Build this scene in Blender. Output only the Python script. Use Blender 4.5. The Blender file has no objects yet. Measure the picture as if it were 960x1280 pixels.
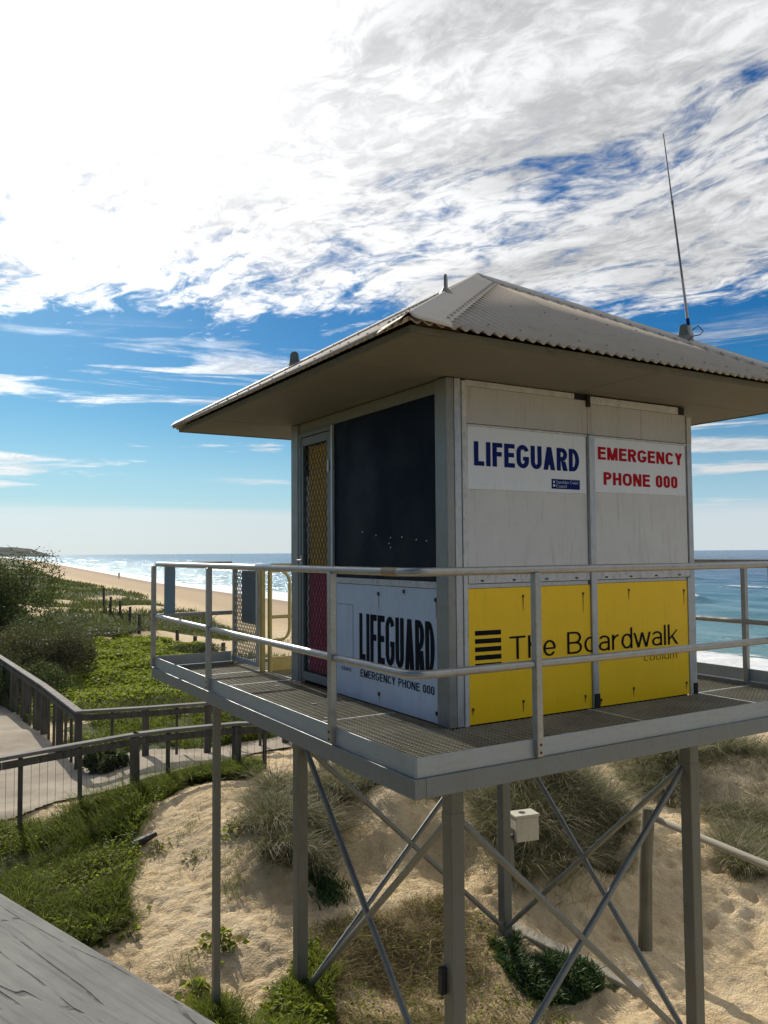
import bpy, math, random
import numpy as np
from mathutils import Vector, Matrix
#TERRAIN-BEGIN
def _hash(ix, iy, s):
    n = (ix.astype(np.int64)*374761393 + iy.astype(np.int64)*668265263 + s*1442695041) & 0x7fffffff
    n = ((n ^ (n >> 13))*1274126177) & 0x7fffffff
    return ((n ^ (n >> 16)) & 0xffff)/65535.0
def vnoise(x, y, s=0):
    x = np.asarray(x, float); y = np.asarray(y, float)
    ix = np.floor(x); iy = np.floor(y); fx = x-ix; fy = y-iy
    fx = fx*fx*fx*(fx*(fx*6-15)+10); fy = fy*fy*fy*(fy*(fy*6-15)+10)
    a = _hash(ix, iy, s); b = _hash(ix+1, iy, s); c = _hash(ix, iy+1, s); d = _hash(ix+1, iy+1, s)
    return (a*(1-fx)+b*fx)*(1-fy)+(c*(1-fx)+d*fx)*fy
def fbm(x, y, s=0, o=4):
    t = 0; a = 0.5
    for k in range(o):
        t = t + a*(vnoise(x*2**k+7.3*k, y*2**k-3.1*k, s+k)-0.5); a *= 0.5
    return t
SEA = -5.5
def coast(Y): return np.interp(Y, [-400, 0, 40, 100, 183, 859, 4000], [-14, -7, -4, 2, 7, 80, 338])
CTRL = np.array([[-1.53, 7.19, -2.44, -2.662], [-0.72, 7.69, -2.3, -2.671], [-0.09, 7.37, -2.2, -2.679], [0.41, 7.48, -2.15, -2.686], [1.49, 7.59, -2.1, -2.699], [1.91, 7.48, -2.1, -2.704], [0.99, 8.59, -2.15, -2.692], [-1.41, 10.92, -2.45, -2.66], [-1.63, 8.66, -2.48, -2.659], [-1.0, 9.42, -2.42, -2.666], [-0.31, 9.99, -2.4, -2.674], [1.26, 9.67, -2.28, -2.694], [-0.97, 15.26, -2.45, -2.661], [0.84, 6.34, -2.02, -2.692], [-0.47, 4.72, -2.4, -2.677], [-0.49, 2.31, -2.68, -2.679], [-1.12, 3.69, -2.5, -2.67], [-1.54, 5.05, -2.45, -2.664], [-1.91, 5.92, -2.5, -2.658], [0.22, 3.3, -2.45, -2.687], [0.72, 3.26, -2.55, -2.693], [0.71, 4.22, -2.05, -2.692], [0.87, 5.06, -1.95, -2.694], [2.08, 4.88, -2.4, -2.709], [2.51, 4.99, -1.95, -2.714], [2.42, 4.84, -1.65, -2.713], [3.01, 4.27, -2.1, -2.721], [3.34, 4.06, -2.0, -2.725], [3.68, 3.84, -1.9, -2.73], [1.6, 4.02, -2.6, -2.704], [2.52, 3.59, -2.65, -2.716], [3.56, 3.13, -2.35, -2.729], [3.84, 3.15, -1.85, -2.733], [4.09, 3.55, -1.6, -2.735], [6.38, 4.44, -2.7, -2.842], [4.03, 2.85, -2.72, -2.735], [7.15, 4.14, -2.75, -2.911], [7.68, 4.55, -2.2, -2.955], [8.97, 4.33, -2.2, -3.069], [6.86, 2.63, -2.72, -2.895], [3.58, 1.72, -2.8, -2.731], [3.39, 0.67, -2.9, -2.729], [3.52, 0.3, -2.9, -2.731], [0.87, 2.01, -2.8, -2.696], [2.01, 1.23, -2.9, -2.711], [1.39, 1.55, -2.87, -2.703], [2.12, 2.0, -2.78, -2.712], [2.73, 2.0, -2.78, -2.72], [0.05, 2.29, -2.63, -2.686], [2.28, 2.29, -2.72, -2.714], [0.05, 0.05, -2.9, -2.688], [2.28, 0.05, -2.92, -2.716], [-0.82, 2.0, -2.42, -2.675], [-3, -3, -2.6, -2.651], [0, -4, -3.0, -2.688], [3, -3, -3.0, -2.726], [-5, 0, -2.5, -2.625], [6, 12, -2.3, -2.759], [10, 8, -3.0, -3.16], [14, 2, -3.4, -3.785], [5, -2, -2.95, -2.753]])
def smooth(a, b, x):
    t = np.clip((x-a)/(b-a), 0, 1); return t*t*(3-2*t)
def terrain(X, Y, fine=True):
    X = np.asarray(X, float); Y = np.asarray(Y, float)
    Xp = X-coast(Y)
    base = np.interp(Xp, [-300, -60, -30, 0, 12, 16, 20, 27, 41.5, 60, 200], [4, 1.0, -1.2, -2.6, -2.75, -3.1, -3.7, -4.4, SEA, -7, -14])
    num = np.zeros_like(base); den = np.full_like(base, 1e-4)
    for cx, cy, cz, cb in CTRL:
        w = 1/(((X-cx)**2+(Y-cy)**2)**1.5+0.02)
        num += w*(cz-cb); den += w
    far = 1-smooth(16, 34, np.hypot(X-2, Y-5))
    z = base+num/den*far
    dune = smooth(24, 18, Xp) if False else 1-smooth(16, 23, Xp)
    away = smooth(9, 22, np.hypot(X, Y-2))
    z = z+dune*away*(fbm(X/9, Y/13, 3)*1.5+fbm(X/2.2, Y/2.8, 9)*0.35)
    z = z+(1-away)*fbm(X/1.6, Y/1.6, 21)*0.16
    if fine:
        near = 1-smooth(10, 16, np.hypot(X-1, Y-2))
        a = vnoise(X*4.1, Y*4.1, 40); b = vnoise(X*8.3+3, Y*8.3, 41); c = vnoise(X*17, Y*17, 42)
        tr = smooth(1.0, 3.2, X-.3*Y)   # trodden sand lies seaward of the mound
        pit = -np.clip(a-0.62, 0, 1)*(0.04+.07*tr)+np.abs(b-0.5)*0.026-np.abs(c-.5)*0.026-np.clip(vnoise(X*6.3+9, Y*6.3+4, 47)-.66, 0, 1)*(.07+.12*tr)-np.clip(vnoise(X*12+2, Y*12+4, 49)-.62, 0, 1)*.085
        # the trodden track is pocked with footprints, the old path is packed smooth
        z = z+near*pit
    return z
def inpoly(X, Y, poly):
    poly = np.asarray(poly); r = np.zeros(X.shape, bool); j = len(poly)-1
    for i in range(len(poly)):
        xi, yi = poly[i]; xj, yj = poly[j]
        c = ((yi > Y) != (yj > Y)) & (X < (xj-xi)*(Y-yi)/(yj-yi+1e-12)+xi)
        r ^= c; j = i
    return r
#TERRAIN-END

STR, SAT, SKYV, GLOW, CLOUDV, SUNE, EXPO, STREAK = 0.1, 1.5, .46, .34, .62, 3.1, 0.5, -14
SKYTINT = (.50, .90, 1.08)
POLY = {'lush': [(-2.32, 7.09), (-1.75, 7.52), (-1.23, 7.11), (-0.79, 7.39), (-0.1, 7.43), (0.83, 7.67), (1.52, 7.53), (1.89, 7.35), (1.3, 6.82), (0.7, 7.29), (0.02, 6.65), (-0.48, 5.63), (-0.75, 4.74), (-1.04, 4.08), (-1.32, 3.72), (-1.83, 4.06), (-2.46, 4.34)], 'cover': [(0.49, 15.04), (1.82, 14.87), (3.31, 14.14), (4.79, 14.45), (6.52, 18.61), (6.53, 23.7), (9.44, 33.37), (8.2, 37.16), (6.36, 36.02), (3.96, 31.25), (1.28, 23.78), (-0.21, 17.54), (-0.45, 14.42), (0.13, 14.53)], 'pathside': [(-0.87, 10.35), (-0.29, 11.58), (0.25, 13.68), (0.99, 13.55), (2.93, 13.04), (4.06, 12.26), (2.79, 9.12), (2.22, 9.36), (1.57, 9.55), (0.69, 8.88), (0.13, 10.24), (-0.33, 9.89), (-0.66, 9.7)], 'dry': [(0.4, 2.97), (1.25, 3.06), (2.17, 3.1), (2.39, 2.45), (2.01, 1.87), (2.17, 1.4), (1.9, 0.93), (-0.26, 1.58)], 'ice': [(2.17, 2.69), (2.43, 2.56), (2.4, 2.34), (2.56, 1.82), (2.72, 1.31), (2.62, 1.13), (2.18, 1.22), (2.02, 1.56), (1.99, 1.96), (1.98, 2.31)], 'tufts': [(0.92, 5.82), (1.52, 6.2), (1.86, 5.54), (1.76, 4.7), (1.43, 4.18), (0.9, 3.72), (0.58, 3.93), (0.56, 4.43)], 'mound': [(3.36, 4.32), (5.39, 5.88), (6.59, 5.72), (6.5, 4.95), (4.73, 2.87), (4.28, 2.71), (3.35, 2.52), (2.98, 2.82), (3.0, 3.47)], 'rdune': [(7.44, 6.02), (10.97, 8.28), (13.52, 6.96), (8.28, 3.2), (7.74, 3.88), (7.33, 4.13), (6.95, 4.71), (6.95, 5.2)], 'rgrass': [(7.28, 3.74), (7.95, 3.23), (5.66, 1.42), (5.01, 1.56), (5.26, 2.15)], 'bank': [(2.48, 6.92), (3.46, 6.82), (4.38, 6.2), (5.72, 6.28), (3.82, 3.86), (3.6, 4.56), (3.02, 5.01), (2.31, 5.27), (2.13, 5.83)], 'foot': [(-0.81, 1.7), (-0.22, 2.44), (0.14, 2.67), (0.41, 2.69), (0.11, 1.96), (-0.02, 1.51)], 'path': [(-3.44, 6.95), (-2.64, 7.56), (-1.74, 7.62), (-1.24, 7.77), (-0.7, 7.9), (0.0, 7.86), (0.58, 8.03), (1.68, 7.96), (2.39, 8.52), (3.72, 8.64), (4.28, 9.71), (2.87, 9.67), (1.61, 9.67), (0.37, 10.13), (-0.15, 10.51), (-0.39, 11.4), (-0.56, 13.04), (-0.55, 15.49), (-0.73, 17.68), (-0.45, 23.76), (-0.43, 26.79), (-1.3, 26.29), (-2.07, 23.64), (-4.01, 18.73)], 'mat': [(2.52, 2.37), (2.75, 2.02), (2.89, 1.42), (2.78, 1.21), (2.64, 1.19), (2.52, 1.78), (2.38, 2.31)]}
random.seed(7); RNG = np.random.default_rng(11)
scene = bpy.context.scene
COL = scene.collection
W, L = 2.332, 2.342          # hut footprint
CAM = Vector((-2.97468, -4.16025, 1.09586))
# ------------------------------------------------------------------ materials
class NT:
    def __init__(s, mat): s.t = mat.node_tree; s.n = s.t.nodes
    def node(s, typ, **kw):
        n = s.n.new(typ)
        for k, v in kw.items(): setattr(n, k, v)
        return n
    def link(s, a, b): s.t.links.new(a, b)
    def val(s, sock, v):
        if hasattr(v, 'is_output'): s.link(v, sock)
        else: sock.default_value = v
    def math(s, op, a, b=0.0, c=None, clamp=False):
        n = s.node('ShaderNodeMath', operation=op, use_clamp=clamp)
        s.val(n.inputs[0], a); s.val(n.inputs[1], b)
        if c is not None: s.val(n.inputs[2], c)
        return n.outputs[0]
    def noise(s, vec, scale, detail=4, rough=.55, dist=0.0):
        n = s.node('ShaderNodeTexNoise'); n.inputs['Scale'].default_value = scale
        n.inputs['Detail'].default_value = detail; n.inputs['Roughness'].default_value = rough
        n.inputs['Distortion'].default_value = dist
        if vec is not None: s.link(vec, n.inputs['Vector'])
        return n.outputs[0]
    def ramp(s, f, stops):
        n = s.node('ShaderNodeValToRGB'); s.val(n.inputs[0], f)
        cr = n.color_ramp
        while len(cr.elements) < len(stops): cr.elements.new(.5)
        for e, (p, c) in zip(cr.elements, stops):
            e.position = p; e.color = (c[0], c[1], c[2], 1) if hasattr(c, '__len__') else (c, c, c, 1)
        return n.outputs[0]
    def mix(s, f, a, b, blend='MIX'):
        n = s.node('ShaderNodeMix', data_type='RGBA', blend_type=blend)
        s.val(n.inputs[0], f); s.val(n.inputs[6], a if not isinstance(a, tuple) else (*a, 1)); s.val(n.inputs[7], b if not isinstance(b, tuple) else (*b, 1))
        return n.outputs[2]
    def mapr(s, v, a, b, c=0., d=1.):
        n = s.node('ShaderNodeMapRange', interpolation_type='SMOOTHSTEP'); s.val(n.inputs[0], v)
        for i, q in enumerate((a, b, c, d)): n.inputs[i+1].default_value = q
        return n.outputs[0]
    def scaled(s, vec, sc):
        n = s.node('ShaderNodeMapping'); s.link(vec, n.inputs[0]); n.inputs['Scale'].default_value = sc; return n.outputs[0]
    def bump(s, h, strength, dist=.01):
        n = s.node('ShaderNodeBump'); s.link(h, n.inputs['Height']); n.inputs['Strength'].default_value = strength; n.inputs['Distance'].default_value = dist
        return n.outputs[0]
def newmat(name):
    m = bpy.data.materials.new(name); m.use_nodes = True
    t = NT(m); b = t.n['Principled BSDF']
    tc = t.node('ShaderNodeTexCoord')
    return m, t, b, tc.outputs['Object']
def simple(name, col, rough=.6, metal=0., var=.25, scale=6., bump=.0, bscale=60, streak=None, spec=.5, dirt=None, dirtamt=.5, bdist=.002):
    """weathered surface: two scales of mottling, optional vertical streaks and grime"""
    m, t, b, co = newmat(name)
    n1 = t.noise(co, scale, 5, .6); n2 = t.noise(co, scale*9, 3, .6)
    mixv = t.math('ADD', t.math('MULTIPLY', n1, .7), t.math('MULTIPLY', n2, .3))
    d = tuple(c*(1-var) for c in col); l = tuple(min(1, c*(1+var)) for c in col)
    c = t.ramp(mixv, [(.3, d), (.7, l)])
    if dirt:
        s = t.noise(t.scaled(co, streak or (1, 1, 1)), scale*1.7, 6, .7)
        c = t.mix(t.math('MULTIPLY', t.mapr(s, .52, .72), dirtamt), c, dirt)
    t.link(c, b.inputs['Base Color'])
    b.inputs['Metallic'].default_value = metal
    t.link(t.mapr(n1, .3, .7, max(.05, rough-.1), min(1, rough+.12)), b.inputs['Roughness'])
    b.inputs['Specular IOR Level'].default_value = spec
    if bump:
        t.link(t.bump(t.noise(co, bscale, 3, .6), bump, bdist), b.inputs['Normal'])
    return m
M = {}
M['galv'] = simple('galvanised_steel', (.30, .30, .275), .42, .35, .22, 9, .12, 90, (6, 6, .6), .5, (.20, .15, .08), .45)
M['rail'] = simple('galvanised_pipe', (.36, .355, .33), .38, .55, .2, 14, .1, 120, (3, 3, 3), .5, (.24, .15, .06), .55)
M['leg'] = simple('weathered_leg_steel', (.16, .163, .135), .5, .2, .2, 4, .1, 90, (5, 5, .5), .5, (.10, .09, .06), .5)
M['brace'] = simple('brace_pipe_steel', (.22, .225, .20), .42, .35, .22, 10, .1, 90, (3, 3, 3), .5, (.10, .08, .05), .5)
M['toe'] = simple('aluminium_channel', (.36, .385, .385), .48, .25, .14, 5, .08, 70, (1.2, 1.2, 12), .5, (.16, .15, .11), .35)
M['beam'] = simple('beam_steel', (.20, .21, .20), .5, .2, .16, 5, .08, 70, (7, 7, .8), .5, (.15, .13, .09), .45)
M['frame'] = simple('aluminium_frame', (.46, .465, .46), .42, .35, .18, 8, .1, 80, (6, 6, .7), .5, (.12, .11, .09), .5)
M['post'] = simple('corner_post_aluminium', (.26, .258, .235), .45, .3, .2, 7, .25, 110, (7, 7, .6), .5, (.13, .12, .10), .55)
M['hatch'] = simple('pale_stippled_hatch', (.62, .61, .585), .75, 0, .08, 3, .5, 190, (6, 6, .45), .3, (.38, .345, .29), .5, .003)
M['wall'] = simple('stippled_wall_panel', (.50, .48, .445), .75, 0, .09, 3, .5, 190, (6, 6, .45), .3, (.29, .25, .185), .65, .003)
M['band'] = simple('header_strip_painted_shade', (.20, .195, .165), .7, 0, .12, 3, .2, 100)  # darker copy of the wall colour, shade under the soffit painted in
M['doorframe'] = simple('door_frame_metal', (.17, .185, .185), .5, .3, .2, 8)
M['trim'] = simple('worn_white_trim', (.56, .56, .54), .6, .05, .2, 12, .2, 90, (4, 4, 1), .4, (.10, .08, .06), .7)
M['white'] = simple('white_sign_face', (.72, .74, .75), .45, 0, .05, 3, 0, 60, (7, 7, .5), .4, (.50, .46, .40), .3)
M['bluewhite'] = simple('weathered_white_sign', (.50, .58, .68), .45, 0, .09, 3, 0, 60, (7, 7, .5), .4, (.33, .32, .30), .45)
M['yellow'] = simple('yellow_sign_face', (.98, .60, .004), .42, 0, .05, 2.5, 0, 60, (7, 7, .5), .4, (.62, .42, .02), .3)
M['railstain'] = simple('stained_pipe', (.27, .20, .12), .5, .3, .3, 30, .2, 90)
M['navy'] = simple('dark_navy_shutter', (.0035, .0085, .020), .6, 0, .35, 2.2, .1, 30, (5, 5, .5), .12, (.008, .013, .020), .5)
M['ink_blue'] = simple('blue_lettering', (.008, .018, .13), .75, 0, .15, 5, spec=.1)
M['ink_red'] = simple('red_lettering', (.42, .008, .018), .75, 0, .15, 5, spec=.1)
M['ink_black'] = simple('black_lettering', (.008, .010, .016), .75, 0, .2, 5, spec=.1)
M['ink_white'] = simple('white_lettering', (.6, .65, .75), .5, 0, .05, 5)
M['ink_grey'] = simple('faded_outline', (.24, .30, .36), .5, 0, .05, 5)
M['rust'] = simple('rust_streak', (.34, .12, .02), .8, 0, .35, 30)
M['bolt'] = simple('dark_rusty_bolt', (.05, .03, .02), .6, .3, .4, 40)
M['dark'] = simple('dark_gap', (.012, .012, .012), .8, 0, .3, 8)
M['roof'] = simple('corrugated_roof_metal', (.45, .385, .30), .72, 0, .10, 2.5, .06, 80, (2, 2, 2), .18, (.25, .21, .16), .35)
M['cap'] = simple('roof_flashing_metal', (.52, .465, .39), .62, 0, .08, 2.5, .05, 60, (2, 2, 2), .25, (.34, .27, .20), .45)
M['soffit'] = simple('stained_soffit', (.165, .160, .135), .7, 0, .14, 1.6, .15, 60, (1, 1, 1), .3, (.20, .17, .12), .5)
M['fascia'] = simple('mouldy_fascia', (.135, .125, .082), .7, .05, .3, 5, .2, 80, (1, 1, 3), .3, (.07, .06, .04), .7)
M['yellow_paint'] = simple('yellow_painted_pipe', (.42, .345, .125), .5, 0, .22, 8, .15, 70, (4, 4, 1), .4, (.25, .16, .06), .5)
M['blue_board'] = simple('blue_grey_board', (.17, .27, .36), .5, 0, .12, 4)
M['wire'] = simple('dark_mesh_wire', (.035, .035, .035), .5, .4, .3, 20)
M['wirelight'] = simple('gate_mesh_wire', (.22, .215, .19), .5, .3, .2, 20)
M['flag_yellow'] = simple('yellow_flag_cloth', (.62, .36, .06), .85, 0, .2, 9)
M['flag_red'] = simple('red_flag_cloth', (.50, .07, .12), .85, 0, .25, 9)
M['flag_white'] = simple('white_edge_cloth', (.55, .55, .52), .85, 0, .2, 9)
M['box'] = simple('cream_box_paint', (.58, .54, .43), .5, 0, .10, 6, .05, 60, (4, 4, 1), .4, (.28, .22, .13), .5)
M['rubber'] = simple('black_rubber', (.015, .015, .016), .6, 0, .3, 20)
M['fibre'] = simple('antenna_fibreglass', (.16, .15, .15), .4, 0, .2, 20)
M['antwhite'] = simple('antenna_grey_sleeve', (.42, .41, .39), .4, 0, .1, 20)
def woodmat(name, c0, c1, crack, axis='X', sc=1.0, bumpy=.5, crackpos=(.40, .47)):
    m, t, b, co = newmat(name)
    s = [14*sc, 14*sc, 14*sc]; s['XYZ'.index(axis)] = .9*sc
    v = t.scaled(co, tuple(s))
    g = t.noise(v, 1.6, 6, .65, .8)
    s2 = [34*sc, 34*sc, 34*sc]; s2['XYZ'.index(axis)] = 1.3*sc
    g2 = t.noise(t.scaled(co, tuple(s2)), 1.0, 5, .7, 1.2)
    big = t.noise(co, 3.0*sc, 4, .6)
    col = t.ramp(t.math('ADD', t.math('MULTIPLY', g, .55), t.math('MULTIPLY', big, .45)), [(.32, c0), (.68, c1)])
    s3 = [13*sc, 13*sc, 13*sc]; s3['XYZ'.index(axis)] = 1.5*sc
    wv = t.node('ShaderNodeVectorMath', operation='ADD'); t.link(t.scaled(co, tuple(s3)), wv.inputs[0])
    dn_ = t.node('ShaderNodeTexNoise'); dn_.inputs['Scale'].default_value = .8; t.link(t.scaled(co, tuple(s3)), dn_.inputs['Vector'])
    t.link(dn_.outputs['Color'], wv.inputs[1])
    vo = t.node('ShaderNodeTexVoronoi', feature='DISTANCE_TO_EDGE'); vo.inputs['Scale'].default_value = .55; t.link(wv.outputs[0], vo.inputs['Vector'])
    gate = t.mapr(t.noise(t.scaled(co, (1.5*sc, 1.5*sc, 1.5*sc)), 1.6, 4, .6), .47, .56)
    cm = t.math('MULTIPLY', t.mapr(vo.outputs['Distance'], .006, .022, 1, 0), gate)
    fine = t.mapr(g2, crackpos[0]-.06, crackpos[1], 1, 0)
    col = t.mix(t.math('MULTIPLY', fine, .35), col, crack)
    col = t.mix(t.math('MULTIPLY', cm, .62), col, crack)
    t.link(col, b.inputs['Base Color']); b.inputs['Roughness'].default_value = .82; b.inputs['Specular IOR Level'].default_value = .25
    h = t.math('SUBTRACT', t.math('MULTIPLY', g2, .35), t.math('MULTIPLY', cm, 1.0))
    t.link(t.bump(h, bumpy, .004), b.inputs['Normal'])
    return m
M['wood_near'] = woodmat('silvered_handrail_timber', (.115, .117, .105), (.235, .232, .21), (.035, .034, .028), 'Y', 2.5, .7)
M['wood_fence'] = woodmat('dark_fence_timber', (.050, .043, .034), (.135, .12, .098), (.02, .018, .015), 'Z', 1.0, .6)
M['wood_cap'] = woodmat('weathered_fence_rail', (.10, .092, .078), (.25, .235, .21), (.04, .035, .03), 'X', 1.0, .6)
M['log'] = woodmat('treated_pine_log', (.12, .11, .075), (.26, .24, .17), (.05, .045, .03), 'Z', 1.0, .5)
M['lograil'] = woodmat('pale_pine_rail', (.34, .31, .24), (.52, .48, .39), (.15, .13, .09), 'Y', 1.0, .4)
M['concrete'] = simple('sandy_concrete', (.47, .42, .33), .9, 0, .12, 7, .3, 120, (1, 1, 1), .2, (.36, .29, .20), .6)
M['bark'] = simple('bark', (.10, .085, .065), .9, 0, .35, 14, .6, 50)
def leafmat(name, stops, trans=.35, rough=.55, var='v', sheen=.25):
    m, t, b, co = newmat(name)
    a = t.node('ShaderNodeAttribute', attribute_name=var)
    n = t.noise(co, 1.1, 3)
    f = t.math('ADD', t.math('MULTIPLY', a.outputs['Fac'], .72), t.math('MULTIPLY', n, .28*1.6))
    f = t.math('SUBTRACT', f, .08)
    c = t.ramp(f, stops)
    t.link(c, b.inputs['Base Color']); b.inputs['Roughness'].default_value = rough
    b.inputs['Specular IOR Level'].default_value = sheen
    tr = t.node('ShaderNodeBsdfTranslucent'); t.link(t.mix(.35, c, (.35, .45, .06)), tr.inputs['Color'])
    mx = t.node('ShaderNodeMixShader'); mx.inputs[0].default_value = trans
    t.link(b.outputs[0], mx.inputs[1]); t.link(tr.outputs[0], mx.inputs[2])
    t.link(mx.outputs[0], t.n['Material Output'].inputs['Surface'])
    return m
M['grass_lush'] = leafmat('lush_grass', [(0, (.024, .038, .009)), (.35, (.065, .088, .014)), (.7, (.155, .18, .026)), (.92, (.26, .26, .08)), (1, (.52, .49, .35))], .4, .7, 'v', .12)
M['grass_dune'] = leafmat('marram_grass', [(0, (.05, .052, .028)), (.3, (.12, .115, .058)), (.6, (.24, .215, .13)), (.85, (.40, .35, .24)), (1, (.56, .50, .38))], .22, .7, 'v', .12)
M['grass_far'] = leafmat('distant_dune_grass', [(0, (.045, .060, .020)), (.4, (.085, .105, .035)), (.7, (.14, .145, .055)), (1, (.30, .26, .15))], .2, .8, 'v', .05)
M['grass_dry'] = leafmat('dry_litter_grass', [(0, (.08, .06, .03)), (.3, (.14, .12, .045)), (.6, (.28, .21, .11)), (1, (.46, .37, .22))], .2, .8, 'v', .05)
M['leaf_green'] = leafmat('creeper_leaf', [(0, (.03, .046, .008)), (.33, (.10, .135, .014)), (.62, (.23, .27, .028)), (1, (.44, .43, .06))], .5, .6, 'v', .14)
M['leaf_dark'] = leafmat('shrub_leaf_dark', [(0, (.014, .020, .011)), (.45, (.035, .050, .024)), (.8, (.07, .085, .045)), (1, (.14, .15, .09))], .2, .6, 'v', .15)
M['leaf_red'] = leafmat('shrub_leaf_reddish', [(0, (.030, .020, .016)), (.4, (.070, .050, .038)), (.75, (.10, .088, .062)), (.9, (.17, .145, .12)), (1, (.42, .38, .34))], .2, .6, 'v', .15)
M['leaf_grey'] = leafmat('shrub_leaf_grey', [(0, (.05, .055, .03)), (.45, (.11, .12, .065)), (.8, (.19, .195, .12)), (1, (.30, .30, .20))], .22, .5, 'v', .3)
M['leaf_ice'] = leafmat('succulent_leaf', [(0, (.015, .04, .018)), (.4, (.03, .075, .028)), (.75, (.06, .12, .04)), (1, (.14, .18, .05))], .15, .5, 'v', .2)
# ------------------------------------------------------------------ mesh builders
class MB:
    def __init__(s): s.v = []; s.f = []
    def add(s, vs, fs):
        n = len(s.v); s.v += [tuple(v) for v in vs]; s.f += [tuple(n+i for i in f) for f in fs]; return s
    def box(s, x0, x1, y0, y1, z0, z1):
        vs = [(x, y, z) for z in (z0, z1) for y in (y0, y1) for x in (x0, x1)]
        return s.add(vs, [(0, 2, 3, 1), (4, 5, 7, 6), (0, 1, 5, 4), (2, 6, 7, 3), (0, 4, 6, 2), (1, 3, 7, 5)])
    def beam(s, a, b, w, h, up=(0, 0, 1)):
        a = Vector(a); b = Vector(b); d = (b-a).normalized(); u = Vector(up)
        r = d.cross(u)
        if r.length < 1e-4: r = d.cross(Vector((0, 1, 0)))
        r.normalize(); u = r.cross(d).normalized()
        vs = []
        for p in (a, b):
            for sx, sy in ((-1, -1), (1, -1), (1, 1), (-1, 1)): vs.append(p+r*(sx*w/2)+u*(sy*h/2))
        return s.add(vs, [(0, 1, 2, 3), (7, 6, 5, 4), (0, 4, 5, 1), (1, 5, 6, 2), (2, 6, 7, 3), (3, 7, 4, 0)])
    def tube(s, pts, r, n=12, caps=True):
        pts = [Vector(p) for p in pts]; rs = r if hasattr(r, '__len__') else [r]*len(pts)
        t0 = (pts[1]-pts[0]).normalized(); ref = Vector((0, 0, 1)) if abs(t0.z) < .9 else Vector((1, 0, 0))
        nrm = t0.cross(ref).normalized(); vs = []
        for i, p in enumerate(pts):
            t = (pts[min(i+1, len(pts)-1)]-pts[max(i-1, 0)]).normalized()
            nrm = (nrm-t*nrm.dot(t)).normalized(); bn = t.cross(nrm)
            for k in range(n):
                a = 2*math.pi*k/n; vs.append(p+(nrm*math.cos(a)+bn*math.sin(a))*rs[i])
        fs = [(i*n+k, i*n+(k+1) % n, (i+1)*n+(k+1) % n, (i+1)*n+k) for i in range(len(pts)-1) for k in range(n)]
        if caps: fs += [tuple(reversed(range(n))), tuple((len(pts)-1)*n+k for k in range(n))]
        return s.add(vs, fs)
    def obj(s, name, mat, parent=None, bevel=0, smooth=False, origin=None):
        me = bpy.data.meshes.new(name); me.from_pydata(s.v, [], s.f); me.update()
        return finish(me, name, mat, parent, bevel, smooth, origin)
def finish(me, name, mat, parent=None, bevel=0, smooth=False, origin=None):
    o = bpy.data.objects.new(name, me); COL.objects.link(o)
    if mat is not None: me.materials.append(mat)
    if parent is not None:
        o.parent = parent
        if parent.type == 'EMPTY': o.location = -parent.location
    elif origin is not None:
        me.transform(Matrix.Translation(-Vector(origin))); o.location = origin
    if smooth:
        me.polygons.foreach_set('use_smooth', [True]*len(me.polygons))
        try: me.set_sharp_from_angle(angle=math.radians(40))
        except Exception: pass
    if bevel:
        b = o.modifiers.new('bevel', 'BEVEL'); b.width = bevel; b.segments = 2; b.limit_method = 'ANGLE'
    return o
def npmesh(name, V, quads=None, tris=None, attr=None):
    me = bpy.data.meshes.new(name); V = np.asarray(V, np.float32)
    me.vertices.add(len(V)); me.vertices.foreach_set('co', V.ravel())
    q = np.zeros((0, 4), np.int32) if quads is None else np.asarray(quads, np.int32)
    t = np.zeros((0, 3), np.int32) if tris is None else np.asarray(tris, np.int32)
    loops = np.concatenate([q.ravel(), t.ravel()]).astype(np.int32)
    me.loops.add(len(loops)); me.loops.foreach_set('vertex_index', loops)
    tot = np.concatenate([np.full(len(q), 4), np.full(len(t), 3)]).astype(np.int32)
    st = np.concatenate([[0], np.cumsum(tot)[:-1]]).astype(np.int32)
    me.polygons.add(len(tot)); me.polygons.foreach_set('loop_start', st)
    me.polygons.foreach_set('loop_total', tot)
    me.update(calc_edges=True)
    for k, a in (attr or {}).items():
        at = me.attributes.new(k, 'FLOAT', 'POINT'); at.data.foreach_set('value', np.asarray(a, np.float32))
    return me
def tag(o, label, cat, group=None, kind=None):
    if label: o['label'] = label
    if cat: o['category'] = cat
    if group: o['group'] = group
    if kind: o['kind'] = kind
    return o
def thing(name, label, cat, loc, group=None):
    o = bpy.data.objects.new(name, None); COL.objects.link(o); o.location = loc; o.empty_display_size = .2
    return tag(o, label, cat, group)
def struct(o): o['kind'] = 'structure'; return o
def T1(x, y, fine=False): return float(terrain(np.array([x]), np.array([y]), fine)[0])
def T(x, y, fine=False): return terrain(x, y, fine)

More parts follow.
